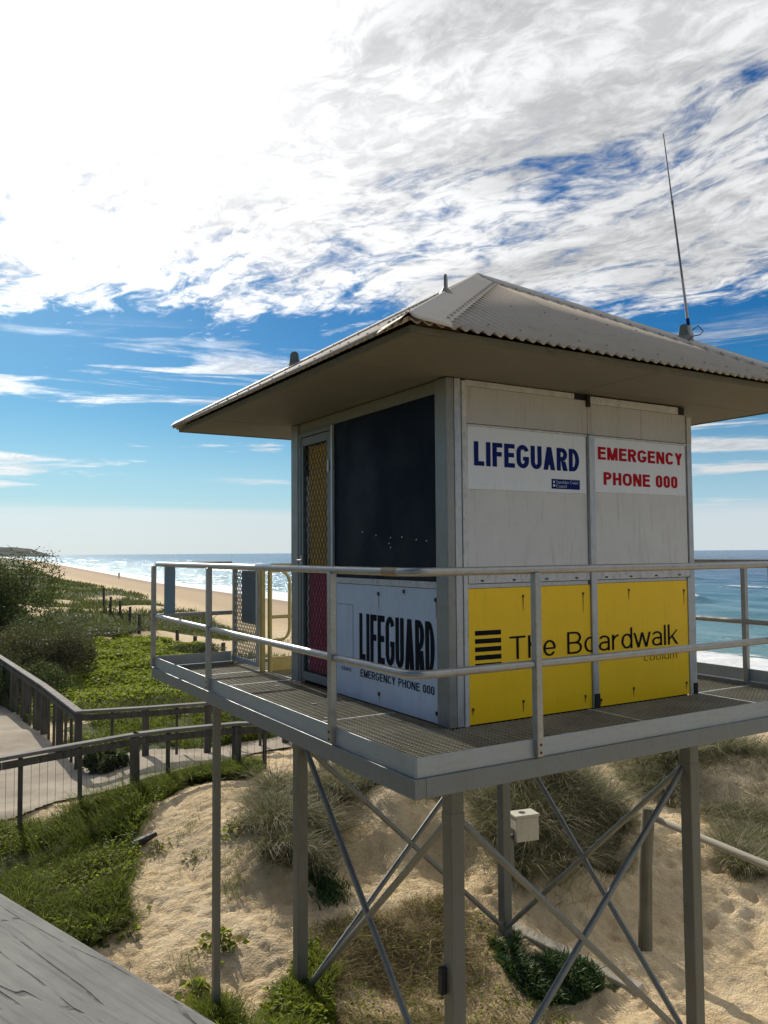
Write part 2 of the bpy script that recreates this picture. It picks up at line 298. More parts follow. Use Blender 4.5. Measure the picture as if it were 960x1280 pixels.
# ------------------------------------------------------------------ ground
def axis(segs):
    out = []
    for a, b, st in segs: out += list(np.arange(a, b, st))
    return np.array(out+[segs[-1][1]])
def grid(xs, ys):
    X, Y = np.meshgrid(xs, ys); nx, ny = len(xs), len(ys)
    i = np.arange(nx*ny).reshape(ny, nx)
    q = np.stack([i[:-1, :-1], i[:-1, 1:], i[1:, 1:], i[1:, :-1]], -1).reshape(-1, 4)
    return X, Y, q
def geo(a, b, n): return list(np.geomspace(a, b, n))
xs = np.array([-900, -500, -300, -200, -120, -80, -50, -30, -20, -14, -10, -7, -5]+list(np.arange(-4, 6.5, .035))+list(np.arange(6.5, 10, .09))+list(np.arange(10, 60, .4))+geo(60, 900, 60))
ys = np.array([-200, -100, -50, -25, -12, -8, -5, -3, -1.5]+list(np.arange(-.6, 8.2, .035))+list(np.arange(8.2, 14, .08))+list(np.arange(14, 50, .35))+geo(50, 5200, 130))
X, Y, q = grid(xs, ys)
Z = T(X, Y, True)
Xp = X-coast(Y)
def softpoly(X, Y, name, wob=.25, seed=1):
    """inside test with a ragged edge"""
    dx = fbm(X*1.7, Y*1.7, seed, 3)*wob*2; dy = fbm(X*1.7+50, Y*1.7, seed+5, 3)*wob*2
    return inpoly(X+dx, Y+dy, POLY[name])
veg = np.zeros(X.shape); dry = np.zeros(X.shape)
for nm, amt in (('lush', .9), ('cover', 1), ('pathside', .9), ('tufts', .2), ('mound', .32), ('rdune', .3), ('rgrass', .28), ('bank', .3), ('foot', .6), ('ice', .5)):
    veg = np.maximum(veg, softpoly(X, Y, nm)*amt)
dry = np.maximum(dry, softpoly(X, Y, 'dry')*.8)
farveg = (1-smooth(16.8, 20, Xp+fbm(X/5, Y/12, 77)*5))*smooth(12, 18, Y-X*.3)
patch = fbm(X/7, Y/11, 55, 4)
farveg = farveg*np.clip(.95-smooth(.06, .2, patch)*.75, 0, 1)
veg = np.maximum(veg, farveg*.9)
veg = np.maximum(veg, (1-smooth(-3.4, -2.6, X-0*Y))*.6*(Y < 30))
pathm = inpoly(X, Y, POLY['path'])
veg[pathm] = 0
wet = np.clip(.55*smooth(20, 27, Xp)+.45*smooth(33, 41, Xp), 0, 1)
me = npmesh('ground', np.stack([X, Y, Z], -1).reshape(-1, 3), q, attr={'veg': veg.ravel(), 'dry': dry.ravel(), 'wet': wet.ravel(), 'xp': Xp.ravel()})
me.polygons.foreach_set('use_smooth', [True]*len(me.polygons))
m, t, b, co = newmat('dune_sand')
def at(t, n): return t.node('ShaderNodeAttribute', attribute_name=n).outputs['Fac']
n1 = t.noise(co, 1.3, 6, .6); n2 = t.noise(co, 30, 5, .7); n3 = t.noise(co, 6, 4, .65)
sand = t.ramp(t.math('ADD', t.math('MULTIPLY', n1, .55), t.math('MULTIPLY', n3, .45)), [(.28, (.49, .36, .20)), (.5, (.65, .50, .30)), (.72, (.74, .61, .41))])
sand = t.mix(t.mapr(n2, .60, .76, 0, .45), sand, (.24, .165, .09))
sand = t.mix(at(t, 'wet'), sand, (.36, .26, .175))
v = at(t, 'veg')
vg = t.ramp(t.math('ADD', t.math('MULTIPLY', t.noise(co, .45, 5, .65), .6), t.math('MULTIPLY', n3, .4)), [(.3, (.045, .058, .022)), (.52, (.085, .098, .036)), (.72, (.17, .155, .075))])
vm = t.mapr(t.math('ADD', v, t.math('MULTIPLY', t.math('SUBTRACT', t.noise(co, 2.6, 6, .75), .5), 1.3)), .42, .6)
c = t.mix(vm, sand, vg)
dm = t.mapr(t.math('ADD', at(t, 'dry'), t.math('MULTIPLY', t.math('SUBTRACT', t.noise(co, 5, 6, .75), .5), 1.5)), .45, .75)
c = t.mix(t.math('MULTIPLY', dm, .5), c, (.26, .19, .105))
t.link(c, b.inputs['Base Color']); b.inputs['Roughness'].default_value = .95; b.inputs['Specular IOR Level'].default_value = .15
hh = t.math('ADD', t.math('MULTIPLY', t.noise(co, 9, 5, .65), .6), t.math('MULTIPLY', t.noise(co, 45, 4, .6), .22))
t.link(t.bump(hh, 1., .07), b.inputs['Normal'])
ground = struct(finish(me, 'ground', m))
# packed path sheet, follows the ground 15 mm above it
sel = inpoly(X, Y, POLY['path'])
Xq = X.ravel()[q]; Yq = Y.ravel()[q]
keep = inpoly(Xq.mean(1), Yq.mean(1), POLY['path']) & (np.abs(Xq[:, 0]) < 30)
pq = q[keep]; used = np.unique(pq); remap = -np.ones(X.size, int); remap[used] = np.arange(len(used))
PX, PY = X.ravel()[used], Y.ravel()[used]
PZ = T(PX, PY, False)+.03
me = npmesh('path', np.stack([PX, PY, np.maximum(PZ, T(PX, PY, True)+.012)], -1), remap[pq])
m, t, b, co = newmat('packed_sandy_path')
n = t.noise(co, 2.2, 5, .65); n2 = t.noise(co, 24, 4, .7)
c = t.ramp(t.math('ADD', t.math('MULTIPLY', n, .6), t.math('MULTIPLY', n2, .4)), [(.33, (.27, .225, .165)), (.66, (.42, .365, .285))])
t.link(c, b.inputs['Base Color']); b.inputs['Roughness'].default_value = .92; b.inputs['Specular IOR Level'].default_value = .15
t.link(t.bump(t.noise(co, 30, 5, .65), .35, .02), b.inputs['Normal'])
me.polygons.foreach_set('use_smooth', [True]*len(me.polygons))
struct(finish(me, 'path', m))
# ------------------------------------------------------------------ sea
sx = np.concatenate([np.arange(-1.5, 30, .28), np.arange(30, 90, .55), np.geomspace(90, 700, 150), np.geomspace(740, 30000, 40)])
sy = np.concatenate([[-3000, -1200, -500, -200, -90, -40], np.arange(-20, 70, .8), np.geomspace(70, 700, 150), np.geomspace(730, 30000, 40)])
S, Y2, q = grid(sx, sy)
X2 = S+41.2+coast(Y2)-1.0
amp = smooth(2, 20, S)*(1-smooth(500, 1500, np.hypot(X2, Y2)))
ph = fbm(X2/60, Y2/90, 31, 3)*26
zz = (np.sin((S+ph)/7.5*2*math.pi/1.6)*.16+fbm(X2/3, Y2/7, 34, 3)*.35+fbm(X2/12, Y2/25, 37, 3)*.5)*amp
def breaker(s0, w, h, seed, lo=-.02):
    s = S-s0-fbm(Y2/40, Y2*0+seed, seed, 3)*14; g = np.exp(-(s/w)**2)
    return g*smooth(lo-.08, lo+.10, fbm(Y2/26+seed, Y2*0, seed, 3)), h
foamv = np.zeros(S.shape)
for s0, w, h, sd, lo in ((9, 1.6, .30, 3, -.1), (20, 1.6, .35, 5, .05), (52, 2.2, .9, 13, .03), (76, 2.6, .7, 17, .09), (112, 3.0, .7, 23, .10)):
    g, h = breaker(s0, w, h, sd, lo); zz = zz+g*h
    foamv = np.maximum(foamv, g**1.5*.95)
    gb, _ = breaker(s0-w*1.6, w*2.0, h, sd, lo); foamv = np.maximum(foamv, gb*.52)
foamv = np.maximum(foamv, (1-smooth(5, 11, S+fbm(X2/9, Y2/12, 61, 3)*9))*.92)
foamv = np.maximum(foamv, (1-smooth(10, 30, S))*.40)
foamv = np.maximum(foamv, (1-smooth(60, 130, S))*.24+.17*smooth(70, 200, Y2)*(1-smooth(90, 180, S)))
Z2 = SEA+zz+.02
me = npmesh('sea', np.stack([X2, Y2, Z2], -1).reshape(-1, 3), q, attr={'shore': S.ravel(), 'foam': foamv.ravel()})
me.polygons.foreach_set('use_smooth', [True]*len(me.polygons))
m, t, b, co = newmat('sea_water')
s = at(t, 'shore'); f = at(t, 'foam')
deep = t.ramp(t.math('DIVIDE', s, 260.0), [(0, (.24, .27, .21)), (.04, (.10, .24, .25)), (.22, (.035, .17, .24)), (.55, (.012, .085, .19)), (1, (.006, .048, .14))])
nz = t.noise(t.scaled(co, (1, .28, 1)), .55, 6, .72)
nz2 = t.noise(t.scaled(co, (1, .35, 1)), .11, 5, .65)
fm = t.math('ADD', f, t.math('ADD', t.math('MULTIPLY', t.math('SUBTRACT', nz, .5), 1.15), t.math('MULTIPLY', t.math('SUBTRACT', nz2, .5), .9)))
fm = t.mapr(fm, .56, .70)
c = t.mix(fm, deep, (.78, .79, .78))
t.link(c, b.inputs['Base Color'])
t.link(t.math('ADD', t.math('MULTIPLY', fm, .6), .16), b.inputs['Roughness'])
b.inputs['IOR'].default_value = 1.33
hb = t.math('ADD', t.math('MULTIPLY', t.noise(t.scaled(co, (1, .4, 1)), .8, 6, .65), 1.), t.math('MULTIPLY', t.noise(t.scaled(co, (1, .5, 1)), .12, 5, .6), 3.))
t.link(t.bump(hb, .9, .5), b.inputs['Normal'])
struct(finish(me, 'sea', m))
# headland on the far left
hx = np.linspace(-900, 640, 110); hy = np.linspace(3300, 5200, 40)
HX, HY, q = grid(hx, hy)
hp = (1-smooth(505, 600, HX+fbm(HX/60, HY/90, 75, 3)*40))*np.exp(-((HY-4200)/600)**2)
HZ = SEA-4+hp*(46+fbm(HX/160, HY/200, 71, 5)*46)
me = npmesh('hills', np.stack([HX, HY, HZ], -1).reshape(-1, 3), q)
m = simple('headland_scrub', (.028, .040, .036), .95, 0, .45, .012, spec=.05)
struct(finish(me, 'hills', m))
# ------------------------------------------------------------------ lifeguard tower
A_, B_, DX, DY = .857, .915, 3.02, 3.611     # deck reaches x -A_..DX, y -B_..DY ; its top is z = 0
tower = thing('lifeguard_tower', 'raised lifeguard hut with grey pyramid roof, railed mesh deck and yellow boardwalk signs', 'lifeguard tower', (1.17, 1.17, -2.75))
P = tower
# deck grating: bearing bars and cross bars with daylight between
g = MB()
def gbars(x0, x1, y0, y1):
    y = y0+.012
    while y < y1:
        g.box(x0, x1, y-.0025, y+.0025, -.026, 0); y += .031
    x = x0+.02
    while x < x1:
        g.box(x-.003, x+.003, y0, y1, -.012, -.0015); x += .052
cells = [(-A_+.03, .0, -B_+.03, .62), (-A_+.03, .0, .62, 2.33), (-A_+.03, .0, 2.33, 3.0), (-A_+.03, .0, 3.0, DY-.03), (0, 1.17, -B_+.03, 0), (1.17, W, -B_+.03, 0), (W, DX-.03, -B_+.03, 0),
         (W, DX-.03, 0, .95), (W, DX-.03, .95, 2.34), (W, DX-.03, 2.34, DY-.03), (.0, W, 3.0, DY-.03), (1.0, W, 2.34, 3.0)]
for c_ in cells: gbars(c_[0]+.006, c_[1]-.006, c_[2]+.006, c_[3]-.006)
m, t, b, co = newmat('grating_steel')
n = t.noise(co, 2.2, 5, .65)
t.link(t.ramp(n, [(.3, (.17, .16, .115)), (.7, (.30, .285, .22))]), b.inputs['Base Color']); b.inputs['Roughness'].default_value = .55; b.inputs['Metallic'].default_value = .2
M['grating'] = m
g.obj('deck_grating', M['grating'], P)
M['edge'] = simple('grating_edge_bar', (.46, .46, .42), .45, .3, .15, 9)
for (a, bb) in (((W, 0), (DX-.03, 0)), ((W, -.01), (W, -B_+.03)), ((-A_+.03, 3.0), (0, 3.0)), ((-A_+.03, 2.33), (0, 2.33)), ((.012, 2.38), (.012, 2.98)), ((1.17, -.01), (1.17, -B_+.03)), ((-A_+.03, .62), (-.02, .62))):
    MB().beam((*a, -.011), (*bb, -.011), .022, .027).obj('edge_bar', M['edge'], P)
for x, y in ((-.42, 1.9), (-.35, 1.2), (-.5, .7), (-.25, 2.1), (-.4, 3.25), (-.2, 2.7), (.5, -.5), (2.7, .4)):
    MB().box(x-.022, x+.022, y-.008, y+.008, .001, .005).obj('grating_clip', M['edge'], P)
# kick plates and beams (butted at the corners)
def chan(name, mat, x0, x1, y0, y1, z0, z1): return MB().box(x0, x1, y0, y1, z0, z1).obj(name, mat, P, bevel=.003)
z1, zj, z0 = .1275, .028, -.066
chan('toe_board', M['toe'], -A_, -A_+.006, -B_, DY, zj+.002, z1)
chan('toe_board', M['toe'], -A_+.007, DX, -B_, -B_+.006, zj+.002, z1)
chan('toe_board', M['toe'], DX-.006, DX, -B_+.007, DY, zj+.002, z1)
chan('toe_board', M['toe'], -A_+.007, -.08, DY-.006, DY, zj+.002, z1)
chan('toe_board', M['toe'], 1.0, DX-.007, DY-.006, DY, zj+.002, z1)
e = .014
chan('deck_beam', M['beam'], -A_-e, -A_+.05, -B_-e, DY+e, z0, zj)
chan('deck_beam', M['beam'], -A_+.051, DX+e, -B_-e, -B_+.05, z0, zj)
chan('deck_beam', M['beam'], DX-.05, DX+e, -B_+.051, DY+e, z0, zj)
chan('deck_beam', M['beam'], -A_+.051, DX-.051, DY-.05, DY+e, z0, zj)
for y in (.02, 1.17, 2.33, 3.0): chan('joist', M['leg'], -A_+.052, DX-.052, y-.025, y+.025, -.064, -.03)

# legs
LEG = {'A': (.05, 2.29, -3.0), 'B': (.05, .05, -3.2), 'C': (2.28, .05, -3.2), 'D': (2.28, 2.29, -3.0)}
for k, (x, y, zb) in LEG.items():
    MB().box(x-.05, x+.05, y-.05, y+.05, zb, -.067).obj('support_leg', M['leg'], P, bevel=.008)
for (x, y, zb) in ((-.80, 2.0, -2.8),):
    MB().box(x-.027, x+.027, y-.027, y+.027, zb, -.067).obj('support_leg', M['leg'], P, bevel=.005)
def brace(k1, k2, zt, zb, off):
    a = Vector(LEG[k1]); bq = Vector(LEG[k2]); a.z = zt; bq.z = zb
    d = (bq-a); d.z = 0; d.normalize(); nn = Vector((-d.y, d.x, 0))*off
    p = a+d*.03+nn; q2 = bq-d*.03+nn
    mb = MB().tube([p, p.lerp(q2, .5), q2], .024, 12)
    mb.obj('cross_brace', M['brace'], P, smooth=True)
for k1, k2 in (('A', 'B'), ('B', 'C'), ('C', 'D'), ('D', 'A')):
    brace(k1, k2, -.56, -2.62, .028); brace(k2, k1, -.56, -2.62, -.028)
# foot plate bolts and small black box on the near leg
MB().box(-.045, -.002, .06, .098, -1.63, -1.47).obj('junction_box', M['rubber'], P, bevel=.004)
# guard rails
def rounded(pts, r=.09):
    out = []
    for i, p in enumerate(pts):
        p = Vector(p)
        if 0 < i < len(pts)-1:
            a = (Vector(pts[i-1])-p).normalized(); c = (Vector(pts[i+1])-p).normalized()
            for k in range(7):
                tt = k/6; out.append((p+a*r)*(1-tt)**2+p*2*tt*(1-tt)+(p+c*r)*tt**2)
        else: out.append(p)
    return out
RX = DX-.02
for nm, z in (('top_rail', 1.0), ('mid_rail', .511)):
    MB().tube(rounded([(-.09, DY-.02, z), (-A_-.0, DY-.02, z), (-A_-.0, -B_-.0, z), (RX, -B_-.0, z), (RX, DY-.02, z), (1.05, DY-.02, z)], .11 if z < .9 else .12), .0215, 16).obj(nm, M['rail'], P, smooth=True)
for (x, y) in ((-A_, DY-.03), (-A_, 2.0), (-A_, -.085), (-.105, -B_), (1.92, -B_), (RX, .04), (RX, 1.7), (RX, DY-.05), (2.0, DY-.02), (1.05, DY-.02)):
    ox = -.0215 if x < -.5 else 0; oy = -.0215 if y < -.5 else 0
    w = .021
    mb = MB().box(x+ox*.5-w, x+ox*.5+w, y+oy*.5-w, y+oy*.5+w, .036 if (ox or oy) else .0, .985)
    po = mb.obj('rail_post', M['rail'], P, bevel=.006)
MB().box(-.765, -.66, DY-.028, DY-.018, .50, .975).obj('blue_end_board', M['blue_board'], P, bevel=.002)
for (x, y) in ((-A_, 2.0), (-A_, -.085)):
    for z in (.06, .10): MB().tube([(x-.035, y, z), (x-.028, y, z)], .007, 6).obj('bolt', M['bolt'], P)
for (x, y) in ((-.105, -B_),):
    for z in (.06, .10): MB().tube([(x, y-.035, z), (x, y-.028, z)], .007, 6).obj('bolt', M['bolt'], P)
for k, (x, y, zb) in LEG.items():
    for zz_ in (-.56, -2.62):
        sx_ = .028 if x > 1 else -.028
        MB().box(x-.0525, x+.0525, y-.0525, y+.0525, zz_-.035, zz_+.035).obj('brace_bracket', M['leg'], P, bevel=.004)
MB().tube([(-A_, -.78, 1.0), (-A_, -.64, 1.0)], .0228, 16).obj('rail_joint', M['railstain'], P, smooth=True)
# hut body ------------------------------------------------------------
hz_ = 2.207
# corner posts: round-nosed aluminium with a grooved trim
MB().box(-.012, .050, -.010, .122, 0, hz_).obj('corner_post', M['post'], P, bevel=.008)
MB().box(.056, .108, -.004, .04, 0, hz_).obj('corner_trim', M['frame'], P, bevel=.003)
MB().box(.112, .146, -.010, .03, -.004, hz_-.01).obj('corner_trim', M['trim'], P, bevel=.003)
MB().box(.045, .12, .006, .10, 0, hz_-.002).obj('corner_core', M['dark'], P)
MB().box(-.010, .05, 2.205, L, 0, hz_).obj('corner_post', M['post'], P, bevel=.006)
MB().box(W-.052, W, -.006, .06, 0, hz_-.07).obj('corner_post', M['frame'], P, bevel=.004)
MB().box(W-.05, W, L-.06, L, 0, hz_).obj('corner_post', M['post'], P, bevel=.004)
# side far (unseen from the photo but closed), back wall
MB().box(W-.03, W-.006, .061, L-.061, .0, hz_).obj('wall_panel', M['wall'], P)
MB().box(.051, W-.051, L-.03, L-.006, .0, hz_).obj('wall_panel', M['wall'], P)
MB().box(.051, W-.051, .05, L-.05, -.03, -.005).obj('hut_floor', M['dark'], P)
# front face (y = 0): upper band, two hatches with signs, lower yellow signs
MB().box(.147, 1.225, .004, .03, 1.925, 2.165).obj('wall_panel', M['wall'], P, bevel=.002)
MB().box(1.229, 2.279, .004, .03, 1.925, 2.145).obj('wall_panel', M['wall'], P, bevel=.002)
MB().box(2.2795, 2.331, -.008, .002, 1.925, 2.13).obj('wall_panel', M['wall'], P, bevel=.002)
MB().box(.147, 1.10, -.002, .03, 2.167, 2.205).obj('head_strip', M['trim'], P, bevel=.002)
MB().box(1.24, 2.19, -.002, .03, 2.147, 2.2).obj('head_strip', M['trim'], P, bevel=.002)
MB().box(.147, 2.27, .0065, .045, 2.1, 2.206).obj('dark_recess', M['dark'], P)
MB().box(.147, 2.27, .045, .05, .0, 2.1).obj('dark_recess', M['dark'], P)
MB().box(1.215, 1.245, -.014, .02, 2.12, 2.206).obj('head_bracket', M['dark'], P)
def hatch(x0, x1):
    h = MB().box(x0, x1, .006, .028, .945, 1.918).obj('hatch_panel', M['hatch'], P, bevel=.002)
    MB().box(x0-.002, x1+.002, -.006, .004, .893, .948).obj('hatch_rail', M['trim'], h, bevel=.002)
    MB().box(x0-.002, x1+.002, -.004, .004, 1.906, 1.920).obj('hatch_rail', M['trim'], h, bevel=.002)
    for fx in (.1, .35, .62, .88):
        MB().box(x0+(x1-x0)*fx-.012, x0+(x1-x0)*fx+.012, -.010, -.0065, .905, .915).obj('rivet', M['bolt'], h)
    MB().box(x0-.008, x0+.003, -.003, .01, .95, 1.905).obj('hatch_edge', M['trim'], h)
    return h
h1 = hatch(.155, 1.214); h2 = hatch(1.276, 2.274)
MB().box(1.218, 1.272, -.020, .03, .0, 1.918).obj('mullion', M['frame'], P, bevel=.004)
MB().box(.15, 1.20, -.002, .028, .862, .889).obj('sill_strip', M['frame'], P, bevel=.002)
MB().box(1.276, 2.24, -.002, .028, .868, .889).obj('sill_strip', M['frame'], P, bevel=.002)
MB().box(2.243, 2.276, -.012, .03, .0, .888).obj('mullion', M['frame'], P, bevel=.002)
MB().box(1.222, 1.268, -.030, -.021, .0, .1).obj('mullion_foot', M['dark'], P)
MB().box(2.284, 2.326, -.014, -.007, .0, .08).obj('mullion_foot', M['dark'], P)
# lettering ------------------------------------------------------------
def ring(cx, cy, rx, ry, a0, a1, sv, sh, n=18):
    out = []
    for i in range(n):
        p = math.radians(a0+(a1-a0)*i/n); q_ = math.radians(a0+(a1-a0)*(i+1)/n)
        f = lambda a, x, y: (cx+x*math.cos(a), cy+y*math.sin(a))
        out.append([f(p, rx-sv, ry-sh), f(p, rx, ry), f(q_, rx, ry), f(q_, rx-sv, ry-sh)])
    return out
def rect(x0, y0, x1, y1): return [(x0, y0), (x1, y0), (x1, y1), (x0, y1)]
def glyph(c, sv, sh, cond):
    """grotesque letter shapes as flat quads; cap height 1, x-height .72"""
    w = {'I': sv, 'l': sv, 'i': sv, 'M': .86, 'm': .88, 'w': .80, 'r': .36, 'L': .60, 'F': .60, 'E': .64, 'T': .68, 'a': .54, 'e': .56, 'o': .58, 'c': .52, 'd': .56, 'h': .54, 'u': .54, 'n': .54, 'k': .54, 's': .48, 't': .3,
         'A': .76, 'G': .78, 'O': .78, 'C': .72, 'D': .70, 'U': .70, 'R': .70, 'N': .72, 'H': .70, 'P': .66, 'Y': .70, 'V': .70, 'S': .66, '0': .58, 'B': .68, ' ': .30}[c]
    if c not in 'Il i'.replace(' ', ''): w *= cond if c.isupper() or c == '0' else 1
    x = .72; ry = min(.5, w*.5)*(.92 if cond > .9 else 1); rx = w/2; sd = sv*1.12; G = []
    if c == ' ': return w, []
    if c in 'Il': G = [rect(0, 0, sv, 1)]
    elif c == 'i': G = [rect(0, 0, sv, x), rect(0, .86, sv, 1)]
    elif c == 'L': G = [rect(0, 0, sv, 1), rect(sv, 0, w, sh)]
    elif c in 'EF': G = [rect(0, 0, sv, 1), rect(sv, 1-sh, w, 1), rect(sv, .5-sh*.35, w*.93, .5+sh*.65)]+([rect(sv, 0, w, sh)] if c == 'E' else [])
    elif c == 'T': G = [rect(0, 1-sh, w, 1), rect(w/2-sv/2, 0, w/2+sv/2, 1-sh)]
    elif c == 'H': G = [rect(0, 0, sv, 1), rect(w-sv, 0, w, 1), rect(sv, .5-sh/2, w-sv, .5+sh/2)]
    elif c == 'U': G = [rect(0, ry, sv, 1), rect(w-sv, ry, w, 1)]+ring(rx, ry, rx, ry, 180, 360, sv, sh)
    elif c in 'O0': G = [rect(0, ry, sv, 1-ry), rect(w-sv, ry, w, 1-ry)]+ring(rx, ry, rx, ry, 180, 360, sv, sh)+ring(rx, 1-ry, rx, ry, 0, 180, sv, sh)
    elif c in 'CG':
        G = [rect(0, ry, sv, 1-ry)]+ring(rx, 1-ry, rx, ry, 18, 180, sv, sh)+ring(rx, ry, rx, ry, 180, 342 if c == 'C' else 360, sv, sh)
        if c == 'G': G += [rect(w-sv, ry, w, .50), rect(w*.52, .50-sh*.9, w-sv, .50)]
    elif c in 'DPRB':
        G = [rect(0, 0, sv, 1)]
        def lobe(y0, y1, ww):
            r_ = (y1-y0)/2; xr = min(ww-sv, r_*1.05)
            return [rect(sv, y1-sh, ww-xr, y1), rect(sv, y0, ww-xr, y0+sh)]+ring(ww-xr, (y0+y1)/2, xr, r_, -90, 90, sv, sh)
        if c == 'D': G += lobe(0, 1, w)
        else: G += lobe(.5-sh/2 if c == 'B' else .42, 1, w*(.95 if c == 'B' else 1))
        if c == 'B': G += lobe(0, .5+sh/2, w)
        if c == 'R': G += [[(w*.40, .42), (w*.40+sd, .42), (w*1.04, 0), (w*1.04-sd*1.1, 0)]]
    elif c == 'A': 
        k = sd*.5; G = [[(0, 0), (sd, 0), (rx+k, 1), (rx-k, 1)], [(w-sd, 0), (w, 0), (rx+k, 1), (rx-k, 1)], rect(w*.25, .22, w*.75, .22+sh)]
    elif c == 'V': k = sd*.5; G = [[(0, 1), (sd, 1), (rx+k, 0), (rx-k, 0)], [(w-sd, 1), (w, 1), (rx+k, 0), (rx-k, 0)]]
    elif c == 'Y': k = sv*.5; G = [[(0, 1), (sd, 1), (rx+k, .42), (rx-k, .42)], [(w-sd, 1), (w, 1), (rx+k, .42), (rx-k, .42)], rect(rx-k, 0, rx+k, .42)]
    elif c == 'M': k = sv*.5; G = [rect(0, 0, sv*.92, 1), rect(w-sv*.92, 0, w, 1), [(0, 1), (sd, 1), (rx+k, 0), (rx-k, 0)], [(w-sd, 1), (w, 1), (rx+k, 0), (rx-k, 0)]]
    elif c == 'N': G = [rect(0, 0, sv*.95, 1), rect(w-sv*.95, 0, w, 1), [(0, 1), (sd, 1), (w, 0), (w-sd, 0)]]
    elif c in 'Ss':
        H = 1 if c == 'S' else x; r_ = (H+sh)/4
        G = ring(rx, H-r_, rx, r_, 25, 270, sv, sh)+ring(rx, r_, rx, r_, 90, -155, sv, sh)
    elif c == 'o': G = ring(rx, x/2, rx, x/2, 0, 360, sv, sh, 28)
    elif c == 'c': G = ring(rx, x/2, rx, x/2, 38, 322, sv, sh, 24)
    elif c == 'e': G = ring(rx, x/2, rx, x/2, 0, 325, sv, sh, 26)+[rect(sv*.6, x/2-sh*.6, w-sv*.2, x/2+sh*.3)]
    elif c == 'd': G = ring(rx, x/2, rx, x/2, 0, 360, sv, sh, 28)+[rect(w-sv, 0, w, 1)]
    elif c in 'hn': G = [rect(0, 0, sv, 1 if c == 'h' else x)]+ring(rx, x-rx*.95, rx, rx*.95, 0, 170, sv, sh)+[rect(w-sv, 0, w, x-rx*.95)]
    elif c == 'u': G = [rect(w-sv, 0, w, x)]+ring(rx, rx*.95, rx, rx*.95, 180, 350, sv, sh)+[rect(0, rx*.95, sv, x)]
    elif c == 'm':
        a_ = (w+sv)/4; G = [rect(0, 0, sv, x), rect(w/2-sv/2, 0, w/2+sv/2, x-a_), rect(w-sv, 0, w, x-a_)]+ring(a_, x-a_, a_, a_, 0, 170, sv, sh)+ring(w-a_, x-a_, a_, a_, 0, 180, sv, sh)
    elif c == 'r': G = [rect(0, 0, sv, x)]+ring(w*.95, x-w*.95, w*.95, w*.95, 92, 175, sv, sh)
    elif c == 'a': G = [rect(w-sv, 0, w, .50)]+ring(rx, .50, rx, .22, 0, 155, sv, sh)+ring(rx, .22, rx, .22, 60, 330, sv, sh)+[rect(rx, .44-sh, w-sv, .44)]
    elif c == 't': G = [rect(w*.35, 0, w*.35+sv, .92), rect(0, x-sh, w, x)]
    elif c == 'w':
        q = w/4
        for i in range(4):
            x0_, x1_ = i*q, (i+1)*q; a_, b_2 = (x, 0) if i % 2 == 0 else (0, x); k = sv*.52
            G.append([(x0_-k, a_), (x0_+k, a_), (x1_+k, b_2), (x1_-k, b_2)])
    elif c == 'k': G = [rect(0, 0, sv, 1), [(sv, .24), (sv, .36), (w*.86, x), (w*1.02, x)], [(w*.30, .42), (w*.42, .50), (w*1.04, 0), (w*1.04-sd*1.1, 0)]]
    return w, G
def lettering(txt, bold, name, mat, parent, o, ax, ay, w, h, nrm, cond=1.0, thick=.0010, gap=.11, sh=None):
    """one line of lettering stretched into the box o + ax*w + ay*h ; bold = stem width"""
    sh = sh or bold*.86; x = 0; V = []; F_ = []; lay = 0; tot = 0; items = []
    for c in txt:
        gw, G = glyph(c, bold, sh, cond); items.append((x, G)); x += gw+gap
    tot = x-gap; hmax = 1.0 if any(ch.isupper() or ch in '0lkdh' for ch in txt) else .72
    o = Vector(o); ax = Vector(ax); ay = Vector(ay); nn = Vector(nrm)
    for gx_, G in items:
        for lay, poly in enumerate(G):
            b0 = len(V)
            for (px_, py_) in poly: V.append(o+ax*((px_+gx_)/tot*w)+ay*(py_/hmax*h)+nn*(thick+.00012*(lay % 7)))
            a2 = sum(poly[i][0]*poly[(i+1) % len(poly)][1]-poly[(i+1) % len(poly)][0]*poly[i][1] for i in range(len(poly)))
            idx = list(range(b0, b0+len(poly)))
            F_.append(tuple(idx) if a2 > 0 else tuple(reversed(idx)))
    me = bpy.data.meshes.new(name); me.from_pydata([tuple(v) for v in V], [], F_); me.update()
    return finish(me, name, mat, parent)
XA, ZA, NY = (1, 0, 0), (0, 0, 1), (0, -1, 0)
YB, NX = (0, -1, 0), (-1, 0, 0)
def board(name, mat, x0, x1, zz0, zz1, y=-.004): return MB().box(x0, x1, y, .004, zz0, zz1).obj(name, mat, P, bevel=.001)
s1 = board('signboard', M['white'], .160, 1.197, 1.500, 1.905, -.0025); s1['label'] = 'white board reading LIFEGUARD in blue with a small council badge'
lettering('LIFEGUARD', .235, 'lettering', M['ink_blue'], s1, (.208, -.003, 1.652), XA, ZA, .925, .158, NY, .88, gap=.095, sh=.19)
bd = MB().box(.872, 1.135, -.005, -.0028, 1.525, 1.592).obj('council_badge', M['ink_blue'], s1)
lettering('Sunshine Coast', .10, 'badge_lettering', M['ink_white'], s1, (.912, -.0055, 1.562), XA, ZA, .205, .021, NY)
lettering('Council', .10, 'badge_lettering', M['ink_white'], s1, (.912, -.0055, 1.534), XA, ZA, .095, .021, NY)
lg = MB().box(.884, .902, -.0058, -.0052, 1.54, 1.555).box(.886, .9, -.0058, -.0052, 1.565, 1.58).obj('badge_emblem', M['ink_white'], s1)
s2 = board('signboard', M['white'], 1.285, 2.250, 1.515, 1.905, -.0025); s2['label'] = 'white board reading EMERGENCY PHONE 000 in red'
lettering('EMERGENCY', .235, 'lettering', M['ink_red'], s2, (1.318, -.003, 1.750), XA, ZA, .905, .092, NY)
